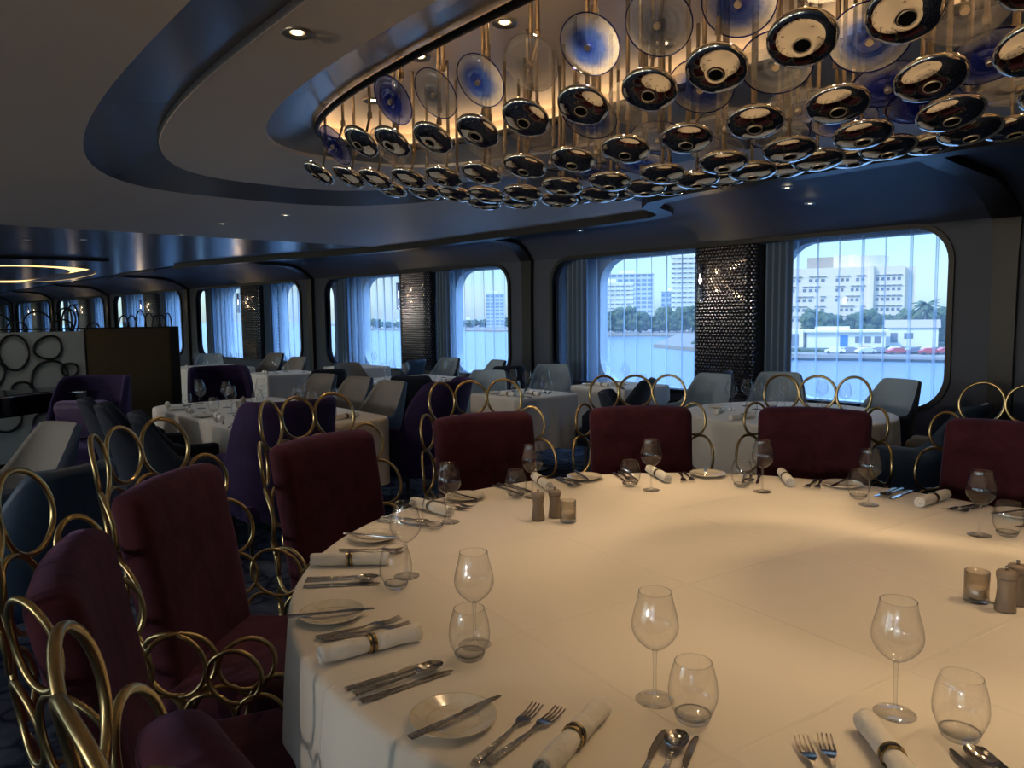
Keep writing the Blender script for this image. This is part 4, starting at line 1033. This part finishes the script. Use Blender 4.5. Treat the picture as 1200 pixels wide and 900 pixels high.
for name, a0, g, tb, p, n_, kn_, fk_, tw in sets:
    if g: x, y = polar(*g); KW.put((x, y, ZT_), 0, 'clear stemmed wine glass at ' + name, 'wine glasses on the big round table')
    if tb: x, y = polar(*tb); KT.put((x, y, ZT_), 0, 'clear stemless tumbler at ' + name, 'stemless glasses on the big round table')
    if p:
        x, y = polar(*p); KP.put((x, y, ZT_), 0, 'small marbled ivory bread plate at ' + name, 'bread plates on the big round table')
        w = inward(p[0], -6)
        KK.put((x - .0 + .012 * cos(w), y + .012 * sin(w), ZT_ + .0125), w, 'butter knife laid across the bread plate at ' + name, 'butter knives on bread plates')
    if n_: x, y = polar(*n_); KN.put((x, y, ZT_), inward(n_[0], tw), 'rolled white napkin in a gold ring at ' + name, 'rolled napkins on the big round table')
    if kn_:
        w = inward(kn_[0], -3)
        for j, (da, K_, nm, zz, dw) in enumerate(((-1.45, KK, 'table knife, further from the spoon side of the cutlery', 0, 0), (.15, KS, 'table spoon', .0042, 2), (1.5, KK, 'table knife', 0, 1))):
            x, y = polar(kn_[0] + da, kn_[1])
            lab = ('polished table knife nearest the napkin at ', 'polished soup spoon between the knives at ', 'polished table knife beside the spoon, outermost at ')[j] + name
            K_.put((x, y, ZT_ + zz), w + rad(dw), lab, ('inner table knives', 'soup spoons', 'outer table knives')[j])
    if fk_:
        for j, (da, dr, dw) in enumerate(((-.75, .0, 4), (.75, -.012, -3))):
            x, y = polar(fk_[0] + da, fk_[1] + dr)
            KF.put((x, y, ZT_ + .001), inward(fk_[0], dw), ('polished dinner fork beside the bread plate at ', 'polished dinner fork beside the napkin at ')[j] + name, ('outer forks', 'inner forks')[j])
for (x, y), K_, lab in [((-2.00, 1.865), KM, 'grey brown pepper mill, nearer of the pair left on the table'), ((-1.985, 1.935), KM, 'grey brown pepper mill, further of the pair left on the table'),
                        ((-1.905, 1.925), KV, 'smoked glass votive beside the left pair of mills'), ((-.575, 2.135), KM, 'grey brown pepper mill nearest the right edge votive'),
                        ((-.57, 2.205), KM, 'grey brown pepper mill cut by the right edge of the photo'), ((-.645, 2.15), KV, 'smoked glass votive beside the right pair of mills')]:
    K_.put((x, y, ZT_), 0, lab)

# the other tables
def dress(tname, glasses, tumblers, napkins, plates=(), knives=(), forks=()):
    for x, y in glasses: KW.put((x, y, ZT_), 0, 'clear stemmed wine glass on ' + tname, 'wine glasses on ' + tname)
    for x, y in tumblers: KT.put((x, y, ZT_), 0, 'clear stemless tumbler on ' + tname, 'tumblers on ' + tname)
    for x, y, a in napkins: KN.put((x, y, ZT_), rad(a), 'rolled white napkin on ' + tname, 'napkins on ' + tname)
    for x, y in plates: KP.put((x, y, ZT_), 0, 'small ivory bread plate on ' + tname, 'bread plates on ' + tname)
    for x, y, a in knives: KK.put((x, y, ZT_), rad(a), 'polished table knife on ' + tname, 'knives on ' + tname)
    for x, y, a in forks: KF.put((x, y, ZT_), rad(a), 'polished fork on ' + tname, 'forks on ' + tname)
dress('the round table below the right window', [(-3.30, 5.15), (-3.10, 5.60), (-2.62, 5.62), (-3.35, 5.45), (-3.18, 5.32), (-2.85, 5.72)], [(-3.02, 4.98), (-2.90, 5.50), (-2.70, 5.45), (-3.15, 5.5)], [(-3.25, 4.92, 20), (-2.42, 5.2, 80), (-2.95, 4.75, -10)],
      [(-2.5, 5.42), (-3.45, 5.2)], [(-2.55, 4.98, 40), (-2.6, 4.94, 40), (-2.98, 4.85, 0)], [(-2.7, 4.82, 30), (-2.74, 4.80, 30)])
dress('the small square table in the second row', [(-5.72, 5.0), (-5.35, 5.1), (-5.42, 4.92)], [(-5.55, 4.88), (-5.62, 4.95), (-5.30, 4.95), (-5.26, 5.05)], [(-5.40, 4.66, 80), (-5.25, 4.86, 70)], [(-5.68, 4.72)], [(-5.25, 4.65, 80), (-5.2, 4.7, 80)], [(-5.52, 4.62, 80)])
dress('the square table nearest the second bay', [(-5.6, 6.2), (-5.35, 6.3)], [(-5.5, 6.1), (-5.2, 6.4)], [(-5.4, 5.98, 75), (-5.3, 6.12, 75)], [(-5.6, 6.0)])
dress('the square table before the third bay', [(-8.05, 5.05), (-7.85, 4.8), (-7.7, 5.0), (-7.45, 4.85), (-7.35, 5.3), (-7.2, 5.45), (-7.6, 5.5)], [(-7.6, 4.7), (-7.2, 5.05), (-7.3, 5.55)], [(-7.9, 4.62, 75), (-7.45, 4.6, 10), (-7.12, 4.9, 10), (-7.12, 5.3, 0)],
      [(-8.15, 4.72), (-7.2, 4.65)], [(-7.65, 4.56, 10), (-7.69, 4.56, 10)], [(-7.3, 4.75, 10)])
dress('the long table behind the left ring chairs', [(-6.95, 2.32), (-6.55, 2.2), (-6.45, 2.38), (-6.0, 2.25), (-5.9, 2.45), (-5.45, 2.55), (-5.25, 2.75), (-5.55, 2.28), (-6.6, 2.75), (-5.9, 2.8), (-5.1, 2.5)],
      [(-6.75, 2.15), (-6.25, 2.2), (-5.75, 2.2), (-5.35, 2.3), (-6.35, 2.65), (-5.0, 2.6)], [(-6.85, 2.02, 75), (-6.35, 2.04, 80), (-5.75, 2.06, 82), (-5.2, 2.08, 60), (-6.2, 2.9, 80), (-5.05, 2.75, 15)],
      [(-6.6, 2.02), (-5.95, 2.02), (-5.4, 2.12), (-5.05, 2.35)], [(-6.05, 2.15, 80), (-5.5, 2.0, 70), (-5.95, 1.99, 80), (-5.1, 2.15, 40)], [(-6.1, 2.08, 80), (-5.62, 1.99, 75), (-5.3, 1.98, 60), (-5.0, 2.4, 20)])
KM.put((-6.18, 2.42, ZT_), 0, 'grey pepper mill on the long table behind the left ring chairs'); KV.put((-6.12, 2.36, ZT_), 0, 'smoked glass votive on the long table behind the left ring chairs')
dress('the far square table before the fourth bay', [(-10.3, 4.5), (-10.0, 4.4), (-9.9, 4.75)], [(-10.15, 4.6)], [(-10.1, 4.28, 80)])
dress('the furthest left table by the partition', [(-12.7, 4.2), (-12.4, 4.5), (-12.0, 4.3), (-11.85, 4.6)], [(-12.2, 4.2)], [(-12.3, 3.95, 80)])
dress('the small table left of the third bay', [(-10.7, 5.9), (-10.4, 5.8), (-10.25, 6.1)], [(-10.55, 5.75)], [(-10.45, 5.68, 80)])

# ------------------------------------------------------------------ partition with wire rings, far left
def oval_wire(bm, x, y, z, a, b, tl=0, r=.011, sq=.0):
    pts = []
    for i in range(32):
        t = 2 * PI * i / 32; u, v = a * cos(t) * (1 + sq * sin(t)), b * sin(t)
        pts.append((x, y + u * cos(tl) - v * sin(tl), z + u * sin(tl) + v * cos(tl)))
    tube(bm, pts, r, True, 6)
PX = -8.9
pt_ = thing('partition_screen', 'low partition of a cream panel with dark wire ovals beside a brown panel', 'partition', (PX, 1.5, 0))
def pl_(x): return x - PX, 
bm = bmesh.new(); box(bm, 0 - .02, .02, -3.5, .33, .10, 1.40); obj('cream_panel', bm, M['cream_panel'], pt_)
bm = bmesh.new(); box(bm, -.03, .03, .34, 1.17, .10, 1.42); obj('brown_panel', bm, M['bronze_panel'], pt_)
bm = bmesh.new(); box(bm, -.04, .04, -3.5, 1.27, 0, .10); box(bm, -.04, .04, 1.17, 1.27, .1, 1.42); box(bm, -.035, .035, -3.5, 1.27, 1.42, 1.435); box(bm, -.025, .03, .325, .345, .1, 1.42); obj('frame', bm, M['bronze'], pt_)
for y, z, a, b, tl, sq in [(-.62, 1.18, .14, .145, 0, .1), (-.12 - .12, 1.20, .125, .175, 0, .05), (.06, 1.235, .125, .115, .6, .2), (.05, .93, .155, .18, -.5, .05), (.215 + .02, 1.00, .075, .07, 0, .15), (-.52, .96, .21, .14, .5, .1), (-.20, .84, .08, .065, .2, .1), (-.62, .74, .12, .11, 0, .1), (.18, .70, .10, .10, 0, .1),
                           (-1.0, 1.15, .13, .16, 0, .1), (-1.0, .82, .15, .14, .3, .1), (-.35, .55, .14, .13, .2, .1), (0, .45, .12, .14, 0, .1)]:
    bm = bmesh.new(); oval_wire(bm, .035, y - .06, z, a, b, tl, .012, sq); obj('wire_oval', bm, M['wire'], pt_, smooth=True)
for y, z, a, b, tl in [(-.40, 1.47, .165, .13, -.35), (-.02, 1.47, .125, .135, 0), (.22, 1.50, .10, .14, -.3), (.12 + .12, 1.49, .045, .145, -.1), (.30, 1.52, .05, .15, 0), (-.2, 1.43, .09, .07, 0), (.2, 1.43, .10, .09, 0), (-.75, 1.47, .14, .14, 0), (.48, 1.43, .06, .055, 0)]:
    bm = bmesh.new(); oval_wire(bm, .0, y - .06, z, a, b, tl, .009); obj('wire_oval', bm, M['wire'], pt_, smooth=True)
for y, a, b in [(.78, .05, .13), (.86, .045, .13), (.95, .055, .18), (1.04, .05, .15), (1.11, .045, .13), (1.17, .04, .13), (1.235, .035, .15)]:
    bm = bmesh.new(); tube(bm, [(0, y - .06 + a * cos(PI * i / 14), 1.43 + b * sin(PI * i / 14)) for i in range(15)], .007, False, 6); obj('wire_arch', bm, M['wire'], pt_, smooth=True)
# black console before it
co = thing('console_table', 'black lacquered console with a wavy front before the cream partition', 'console', (-7.9, .7, 0))
def wavy(t):
    y = -.9 + 1.75 * t; x = .28 + .10 * sin(t * 13); return x, y
n = 60; bm = bmesh.new(); fr = [wavy(i / n) for i in range(n + 1)]
for z0, z1, nm, mt, e in ((.86, .885, 'top', 'black', .01), (.70, .86, 'apron', 'black', 0)):
    bm = bmesh.new(); lp = [(x + e, y) for x, y in fr] + [(-.3, .85), (-.3, -.9)]
    grid(bm, [[(x, y, z0) for x, y in lp], [(x, y, z1) for x, y in lp]], True); loop_fill(bm, [[(x, y, z1) for x, y in lp]]); loop_fill(bm, [[(x, y, z0) for x, y in lp]])
    obj(nm, bm, M[mt], co)
bm = bmesh.new(); tube(bm, [(x + .012, y, .872) for x, y in fr], .008, False, 6); obj('chrome_edge', bm, M['chrome'], co, smooth=True)
for x, y in ((.2, -.7), (.2, .05), (.2, .75), (-.25, .75)):
    bm = bmesh.new(); tube(bm, [(x, y, 0), (x, y, .70)], .018, False, 12); lathe(bm, [(.0, .0), (.035, 0), (.035, .012), (.018, .03)], 12, (x, y, 0)); obj('leg', bm, M['chrome'], co, smooth=True)
# small thermostat panel in the fourth bay
x, y, z = map_bay(3, 5.25, .10, 1.55)
o = obj('wall_panel', rbox(-.16, .16, -.02, .02, -.09, .09, .015, 2), M['plaster'], None, (x, y, z)); tag(o, 'small white square panel on the left of the fourth bay', 'panel')

# ------------------------------------------------------------------ outside: bay water, shore, buildings
WZ = -8.6
bm = bmesh.new(); loop_fill(bm, [[(-2500, 12, WZ), (400, 12, WZ), (400, 2500, WZ), (-2500, 2500, WZ)]])
o = struct('ground_water', bm, M['water'])
def block(name, label, cat, L0, R0, depth, z0, z1, mat, parent=None, group=None):
    """box whose front runs from L0 to R0 (plan), depth metres back; object origin at its left foot, X along the front"""
    a, b = Vector(L0), Vector(R0); w = (b - a).length; ang = math.atan2(b.y - a.y, b.x - a.x)
    bm = bmesh.new(); box(bm, 0, w, 0, depth, z0, z1)
    if parent: return obj(name, bm, mat, parent)
    t = thing(name, label, cat, (a.x, a.y, 0), ang, group); return t, w
def shore(name, pts, z, mat, th=1.2):
    bm = bmesh.new(); lo = [bm.verts.new((x, y, z - th)) for x, y in pts]; hi = [bm.verts.new((x, y, z)) for x, y in pts]
    bm.faces.new(hi)
    for i in range(len(pts)): bm.faces.new((lo[i], lo[(i + 1) % len(pts)], hi[(i + 1) % len(pts)], hi[i]))
    return struct(name, bm, mat)
shore('ground_shore', [(-40, 168), (-92, 157), (-150, 190), (-215, 290), (-262, 278), (-300, 330), (-560, 330), (-640, 400), (-1500, 700), (-1500, 1600), (200, 1600), (200, 175)], WZ + 1.0, M['sand'], 2)
shore('ground_lawn', [(-50, 178), (-93, 168), (-140, 196), (-205, 300), (-120, 300), (-20, 280)], WZ + 1.6, M['grass'], .7)
bm = bmesh.new(); tube(bm, [(-30, 160, WZ + .5), (-56, 164.5, WZ + .5), (-70, 160.5, WZ + .5), (-85, 153.5, WZ + .5), (-94, 152, WZ + .5)], .55, False, 4); struct('trim_seawall', bm, M['concrete'])
# the big cream building
t, w = block('office_building', 'big cream building with rows of small windows and a round penthouse, across the water', 'building', (-125, 216.5), (-89.1, 233.6), 22, 0, 0, None)
bm = bmesh.new(); box(bm, 0, w * .69, 0, 24, -7, 15.1); box(bm, w * .72, w * .93, .6, 24, -7, 15.1); box(bm, w * .69, w * .72, -.6, 24, -7, 15.3); box(bm, w * .93, w, 2.5, 24, -7, 14.8); obj('walls', bm, M['cream'], t)
bm = bmesh.new(); lathe(bm, [(0, 18.6), (8.5, 18.6), (8.5, 15.1)], 40, (w * .62, 12, 0)); box(bm, w * .44, w * .60, 4, 18, 15.1, 19.0); obj('penthouse', bm, M['cream'], t)
bm = bmesh.new(); box(bm, w * .25, w * .44, 5, 18, 15.1, 18.6); obj('plant_room', bm, M['cream_dark'], t)
for j in range(5):
    zz = 12.3 - j * 3.0 - .3
    bm = bmesh.new()
    for u0, u1, nn in ((.10, .40, 7), (.46, .67, 6), (.735, .915, 5)):
        if u0 > .7: y_ = .6
        else: y_ = 0
        for q in range(nn):
            if (q + j) % 4 == 3 and nn > 5: continue
            ww = (u1 - u0) * w / nn; xx = u0 * w + q * ww; box(bm, xx, xx + ww * .62, y_ - .06, y_ + .05, zz - 1.1, zz - .2)
            box(bm, xx, xx + ww * .85, y_ - .30, y_ + .05, zz + .35, zz + .6)
    obj('window_row', bm, M['extglass'], t)
t, w = block('shore_house', 'low white house with a bright blue door on the far shore', 'building', (-92.6, 177.3), (-76.8, 184.7), 8, 0, 0, None)
bm = bmesh.new(); box(bm, 0, w, 0, 8, -7, -3.2); obj('walls', bm, M['extwhite'], t)
bm = bmesh.new(); box(bm, -.6, w + .6, -.8, 8.6, -3.2, -2.7); box(bm, w * .1, w * .55, 1, 7, -2.7, -1.9); obj('roof', bm, M['extwhite'], t)
bm = bmesh.new(); box(bm, w * .43, w * .53, -.08, .05, -6.6, -3.9); obj('door', bm, M['bluepaint'], t)
bm = bmesh.new()
for q in range(3): box(bm, w * (.62 + .12 * q), w * (.70 + .12 * q), -.06, .05, -5.8, -4.2)
obj('window_row', bm, M['extglass'], t)
t, w = block('shore_house', 'low white gabled house right of the blue door house', 'building', (-80.6, 193.9), (-70, 198), 7, 0, 0, None)
bm = bmesh.new(); box(bm, 0, w, 0, 7, -7, -2.3); obj('walls', bm, M['extwhite'], t)
bm = bmesh.new(); v = [bm.verts.new(p) for p in ((-.5, -.5, -2.3), (w + .5, -.5, -2.3), (w + .5, 7.5, -2.3), (-.5, 7.5, -2.3), (-.5, 3.5, -.4), (w + .5, 3.5, -.4))]
for q in ((0, 1, 5, 4), (2, 3, 4, 5), (0, 4, 3), (1, 2, 5), (0, 3, 2, 1)): bm.faces.new([v[i] for i in q])
obj('roof', bm, M['cream_dark'], t)
bm = bmesh.new(); box(bm, 1, 2.6, -.06, .05, -6, -3.6); box(bm, 4, 6, -.06, .05, -5, -3.6); obj('window_row', bm, M['extglass'], t)
t, w = block('shore_house', 'grey garage at the left edge of the far shore', 'building', (-101, 176), (-94, 178), 7, 0, 0, None)
bm = bmesh.new(); box(bm, 0, w, 0, 7, -7, -2.6); obj('walls', bm, M['extwhite'], t); bm = bmesh.new(); box(bm, 1, w - 1, -.06, .05, -6.8, -3.6); obj('door', bm, M['extglass'], t)
# towers across the water behind the second bay
def tower(label, L0, R0, dep, zt, mat, cap=True, slabs=0):
    t, w = block('tower_block', label, 'building', L0, R0, dep, 0, 0, None, group=None)
    bm = bmesh.new(); box(bm, 0, w, 0, dep, WZ, zt); obj('facade', bm, M[mat], t)
    bm = bmesh.new(); box(bm, -.4, w + .4, -.4, dep + .4, zt, zt + .8); box(bm, w * .3, w * .6, dep * .3, dep * .6, zt + .8, zt + 2.6); obj('roof', bm, M['extwhite'], t)
    if slabs:
        bm = bmesh.new(); z = WZ + 4
        while z < zt: box(bm, -.2, w + .2, -1.0, 0, z, z + 1.1); z += 2.6
        obj('balconies', bm, M['extwhite'], t)
    return t
tower('white balconied condominium tower, left in the second bay view', (-306.9, 329.5), (-288, 345.7), 16, 20.2, 'fac_white', slabs=1)
tower('broad pale grey tower behind the white condominium', (-346.7, 387.6), (-322, 408), 20, 29, 'fac_grey')
tower('blue glass tower left of the trees in the second bay', (-300, 388), (-290, 395), 14, 16, 'fac_blue')
tower('tall white and grey tower at the column side of the second bay', (-252.8, 335.4), (-240, 345), 16, 33, 'fac_white', slabs=1)
tower('tall pale tower in the right half of the third bay', (-503.8, 410.8), (-493.8, 422.7), 16, 20.8, 'fac_grey')
for i, (x, y, h) in enumerate([(-541, 413, -1.4), (-531, 424, -3.5), (-521, 436, -2.0), (-590, 372, -2.5), (-606, 356, -3.5), (-640, 345, -1.5)]):
    tower('low white shoreline hotel, %s in the third bay view' % ORD[i], (x, y), (x + 7.5, y + 8.5), 8, h, 'fac_white', slabs=0)
# trees along the shore
def tree_mesh(seed, w=1.0, h=1.0):
    rnd = random.Random(seed); bm = bmesh.new()
    for q in range(60):
        a = rnd.uniform(0, 6.28); rr__ = rnd.random() ** .5; zz = rnd.uniform(.18, 1)
        rad_ = w * (1 - (zz - .5) ** 2 * 2.4) * .5
        c = Vector((cos(a) * rr__ * rad_, sin(a) * rr__ * rad_, zz * h)); s = rnd.uniform(.09, .17) * w
        m = Matrix.Translation(c) @ Matrix.Rotation(rnd.uniform(0, 3), 4, Vector((rnd.random(), rnd.random(), 1)).normalized())
        bmesh.ops.create_icosphere(bm, subdivisions=1, radius=s, matrix=m)
    for v in bm.verts: v.co += Vector((rnd.uniform(-1, 1), rnd.uniform(-1, 1), rnd.uniform(-1, 1))) * .03 * w
    return bm
tree_me = []
for s in range(3):
    bm = tree_mesh(s); me = bpy.data.meshes.new('crown'); bm.to_mesh(me); bm.free(); me.materials.append(M['leaf']); tree_me.append(me)
bm = bmesh.new(); tube(bm, [(0, 0, 0), (.02, 0, .5)], .03, False, 6); me_trunk = bpy.data.meshes.new('trunk'); bm.to_mesh(me_trunk); bm.free(); me_trunk.materials.append(M['darkwood'])
def tree(x, y, w, h, label, group, z=WZ + 1.4):
    t = thing('tree', label, 'tree', (x, y, z), random.uniform(0, 6), group)
    add_child('crown', random.choice(tree_me), t, (0, 0, 0), None, (w, w, h)); add_child('trunk', me_trunk, t, (0, 0, 0), None, (w, w, h * .6))
for i in range(13):
    t_ = i / 12; tree(-106 + 31 * t_ + random.uniform(-1, 1), 209 + 13 * t_ + random.uniform(-2, 2), random.uniform(6, 8), random.uniform(6, 9.0), 'leafy green tree in the belt before the big cream building', 'trees before the cream building')
for i in range(4): tree(-74 + 4 * i, 214 + i * 2, 6, random.uniform(8, 10), 'leafy green tree right of the big cream building', 'trees right of the cream building')
for i in range(16):
    t_ = i / 15; tree(-268 + 40 * t_, 300 + 30 * t_ + random.uniform(-4, 4), random.uniform(9, 12), random.uniform(7, 13), 'leafy green tree on the shore below the towers', 'trees below the towers', WZ + 1)
for i in range(14):
    t_ = i / 13; tree(-596 + 110 * t_, 346 + 90 * t_, 12, random.uniform(5, 8), 'distant green tree on the third bay shoreline', 'trees on the third bay shoreline', WZ + 1)
pm = thing('palm_tree', 'tall palm tree right of the big cream building', 'palm', (-76.4, 206.2, WZ + 1.4))
bm = bmesh.new(); tube(bm, [(0, 0, 0), (.3, 0, 5), (.2, 0, 10.6)], .28, False, 8, .16); obj('trunk', bm, M['cream_dark'], pm, smooth=True)
bm = bmesh.new()
for q in range(22):
    a = q * 2.4; up = .9 - 1.5 * (q / 22); pts = [Vector((.2, 0, 10.6)) + Vector((cos(a) * s, sin(a) * s, up * s - .16 * s * s)) for s in (0, 1, 2, 3, 3.8)]
    sd_ = Vector((-sin(a), cos(a), 0))
    rows = [[p - sd_ * w_ + Vector((0, 0, -w_ * .6)), p, p + sd_ * w_ + Vector((0, 0, -w_ * .6))] for p, w_ in zip(pts, (.1, .55, .65, .5, .05))]
    grid(bm, rows)
obj('fronds', bm, M['leaf'], pm)
# parked cars and boats by the seawall
def car_mesh():
    bm = bmesh.new(); prof = [(-2.1, .35), (-2.1, .85), (-1.5, .98), (-.9, 1.42), (.7, 1.45), (1.35, .98), (2.1, .85), (2.15, .35)]
    rows = [[(x, y, z) for x, z in prof] for y in (-.85, .85)]; vs = grid(bm, rows, True); bm.faces.new(vs[0]); bm.faces.new(vs[1]); return bm
cb = car_mesh(); cme = {}
for nm, mt in (('white', 'extwhite'), ('red', 'redpaint'), ('grey', 'greypaint')):
    me = bpy.data.meshes.new('car_body'); cb.to_mesh(me); me.materials.append(M[mt]); cme[nm] = me
cb.free()
bm = bmesh.new()
for x in (-1.3, 1.35):
    for y in (-.86, .70):
        pts = [(x + .33 * cos(2 * PI * i / 14), y, .33 + .33 * sin(2 * PI * i / 14)) for i in range(14)]
        vs = grid(bm, [pts, [(a, b + .16, c) for a, b, c in pts]], True); bm.faces.new(vs[0]); bm.faces.new(vs[1])
me_wheels = bpy.data.meshes.new('wheels'); bm.to_mesh(me_wheels); bm.free(); me_wheels.materials.append(M['ringdark'])
for i in range(12):
    col = ['white', 'grey', 'red', 'white', 'grey', 'white', 'red', 'grey', 'white', 'red', 'red', 'white'][i]; t_ = i / 11
    cc = thing('car', col + ' car parked on the far shore before the low houses', 'car', (-80 + 21 * t_, 166 + 9 * t_ + (i % 3) * 2.4, WZ + 1.0), .4 + (i % 4) * .2, col + ' cars on the far shore')
    add_child('body', cme[col], cc); add_child('wheels', me_wheels, cc)

# ------------------------------------------------------------------ light
sun = bpy.data.lights.new('sun', 'SUN'); sun.energy = 1.9; sun.angle = rad(.6); sun.color = (1, .95, .88)
so = bpy.data.objects.new('sun', sun); C.objects.link(so); so.rotation_euler = Vector((.35, .75, -.75)).to_track_quat('-Z', 'Y').to_euler()
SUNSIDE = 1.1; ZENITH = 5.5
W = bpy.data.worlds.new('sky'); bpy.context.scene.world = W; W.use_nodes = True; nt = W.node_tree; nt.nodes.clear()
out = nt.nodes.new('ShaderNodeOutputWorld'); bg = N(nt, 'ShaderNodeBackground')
sky = N(nt, 'ShaderNodeTexSky'); sky.sky_type = 'NISHITA'; sky.sun_disc = False; sky.sun_elevation = rad(42); sky.sun_rotation = rad(200); sky.air_density = 1.2; sky.dust_density = 1.0
tc = N(nt, 'ShaderNodeTexCoord'); mp = N(nt, 'ShaderNodeMapping'); mp.inputs['Scale'].default_value = (2, 2, 6)
nz = N(nt, 'ShaderNodeTexNoise'); nz.inputs['Scale'].default_value = 1.6; nz.inputs['Detail'].default_value = 7; nz.inputs['Roughness'].default_value = .6
L(nt, tc.outputs['Generated'], mp.inputs[0]); L(nt, mp.outputs[0], nz.inputs['Vector'])
rp = N(nt, 'ShaderNodeValToRGB'); rp.color_ramp.elements[0].position = .46; rp.color_ramp.elements[1].position = .66
L(nt, nz.outputs['Fac'], rp.inputs['Fac'])
ml_ = N(nt, 'ShaderNodeMath', operation='MULTIPLY'); ml_.inputs[1].default_value = .55; L(nt, rp.outputs['Color'], ml_.inputs[0])
sm = N(nt, 'ShaderNodeMix', data_type='RGBA', blend_type='MULTIPLY'); sm.inputs[0].default_value = 1; sm.inputs[7].default_value = (.098, .142, .20, 1)
L(nt, sky.outputs[0], sm.inputs[6])
mx = N(nt, 'ShaderNodeMix', data_type='RGBA'); mx.inputs[7].default_value = (.58, .64, .72, 1)
# sky strength raised high over the bay, added to light the room
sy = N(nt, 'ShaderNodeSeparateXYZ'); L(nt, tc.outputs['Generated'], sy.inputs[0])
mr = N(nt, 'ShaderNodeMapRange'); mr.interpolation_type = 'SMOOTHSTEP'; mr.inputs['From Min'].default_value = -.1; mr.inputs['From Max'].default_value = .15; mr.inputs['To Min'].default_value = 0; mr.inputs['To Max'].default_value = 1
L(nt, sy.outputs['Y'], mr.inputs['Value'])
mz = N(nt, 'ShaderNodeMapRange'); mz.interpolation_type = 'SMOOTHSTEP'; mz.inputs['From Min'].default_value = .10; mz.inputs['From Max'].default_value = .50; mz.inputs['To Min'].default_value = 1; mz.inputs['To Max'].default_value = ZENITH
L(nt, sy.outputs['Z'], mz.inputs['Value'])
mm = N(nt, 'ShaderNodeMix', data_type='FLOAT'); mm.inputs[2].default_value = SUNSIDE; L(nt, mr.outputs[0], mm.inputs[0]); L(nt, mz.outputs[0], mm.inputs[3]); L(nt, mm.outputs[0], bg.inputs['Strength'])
L(nt, ml_.outputs[0], mx.inputs[0]); L(nt, sm.outputs[2], mx.inputs[6]); L(nt, mx.outputs[2], bg.inputs['Color'])
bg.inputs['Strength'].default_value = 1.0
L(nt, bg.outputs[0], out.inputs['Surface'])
# portals in the near window panes steer the daylight sampling
for k in range(4):
    for a, b in PANES:
        lt = bpy.data.lights.new('window_portal', 'AREA'); lt.shape = 'RECTANGLE'; lt.size = b - a; lt.size_y = 2.0; lt.cycles.is_portal = True
        x, y, z = map_bay(k, (a + b) / 2, .70, 1.4)
        o = bpy.data.objects.new('window_portal', lt); C.objects.link(o); o.location = (x, y, z); o.rotation_euler = (rad(-90), 0, 0 if k == 0 else math.atan(SL))

for a, b in BW[:5]:  # portals in the openings added to the back wall
    a = min(a, XR - .3)
    lt = bpy.data.lights.new('window_portal', 'AREA'); lt.shape = 'RECTANGLE'; lt.size = a - b; lt.size_y = 1.95; lt.cycles.is_portal = True
    o = bpy.data.objects.new('window_portal', lt); C.objects.link(o); o.location = ((a + b) / 2, YB - .02, 1.42); o.rotation_euler = (rad(90), 0, 0)

# ------------------------------------------------------------------ colour management and sampling hints
sc_ = bpy.context.scene
sc_.view_settings.view_transform = 'Standard'; sc_.view_settings.look = 'None'; sc_.view_settings.gamma = 1; sc_.view_settings.use_curve_mapping = False
sc_.view_settings.exposure = .82
sc_.cycles.use_denoising = True
sc_.cycles.max_bounces = 9; sc_.cycles.diffuse_bounces = 4; sc_.cycles.glossy_bounces = 5; sc_.cycles.transmission_bounces = 6; sc_.cycles.transparent_max_bounces = 40
sc_.cycles.caustics_reflective = True; sc_.cycles.caustics_refractive = False; sc_.cycles.sample_clamp_indirect = 4
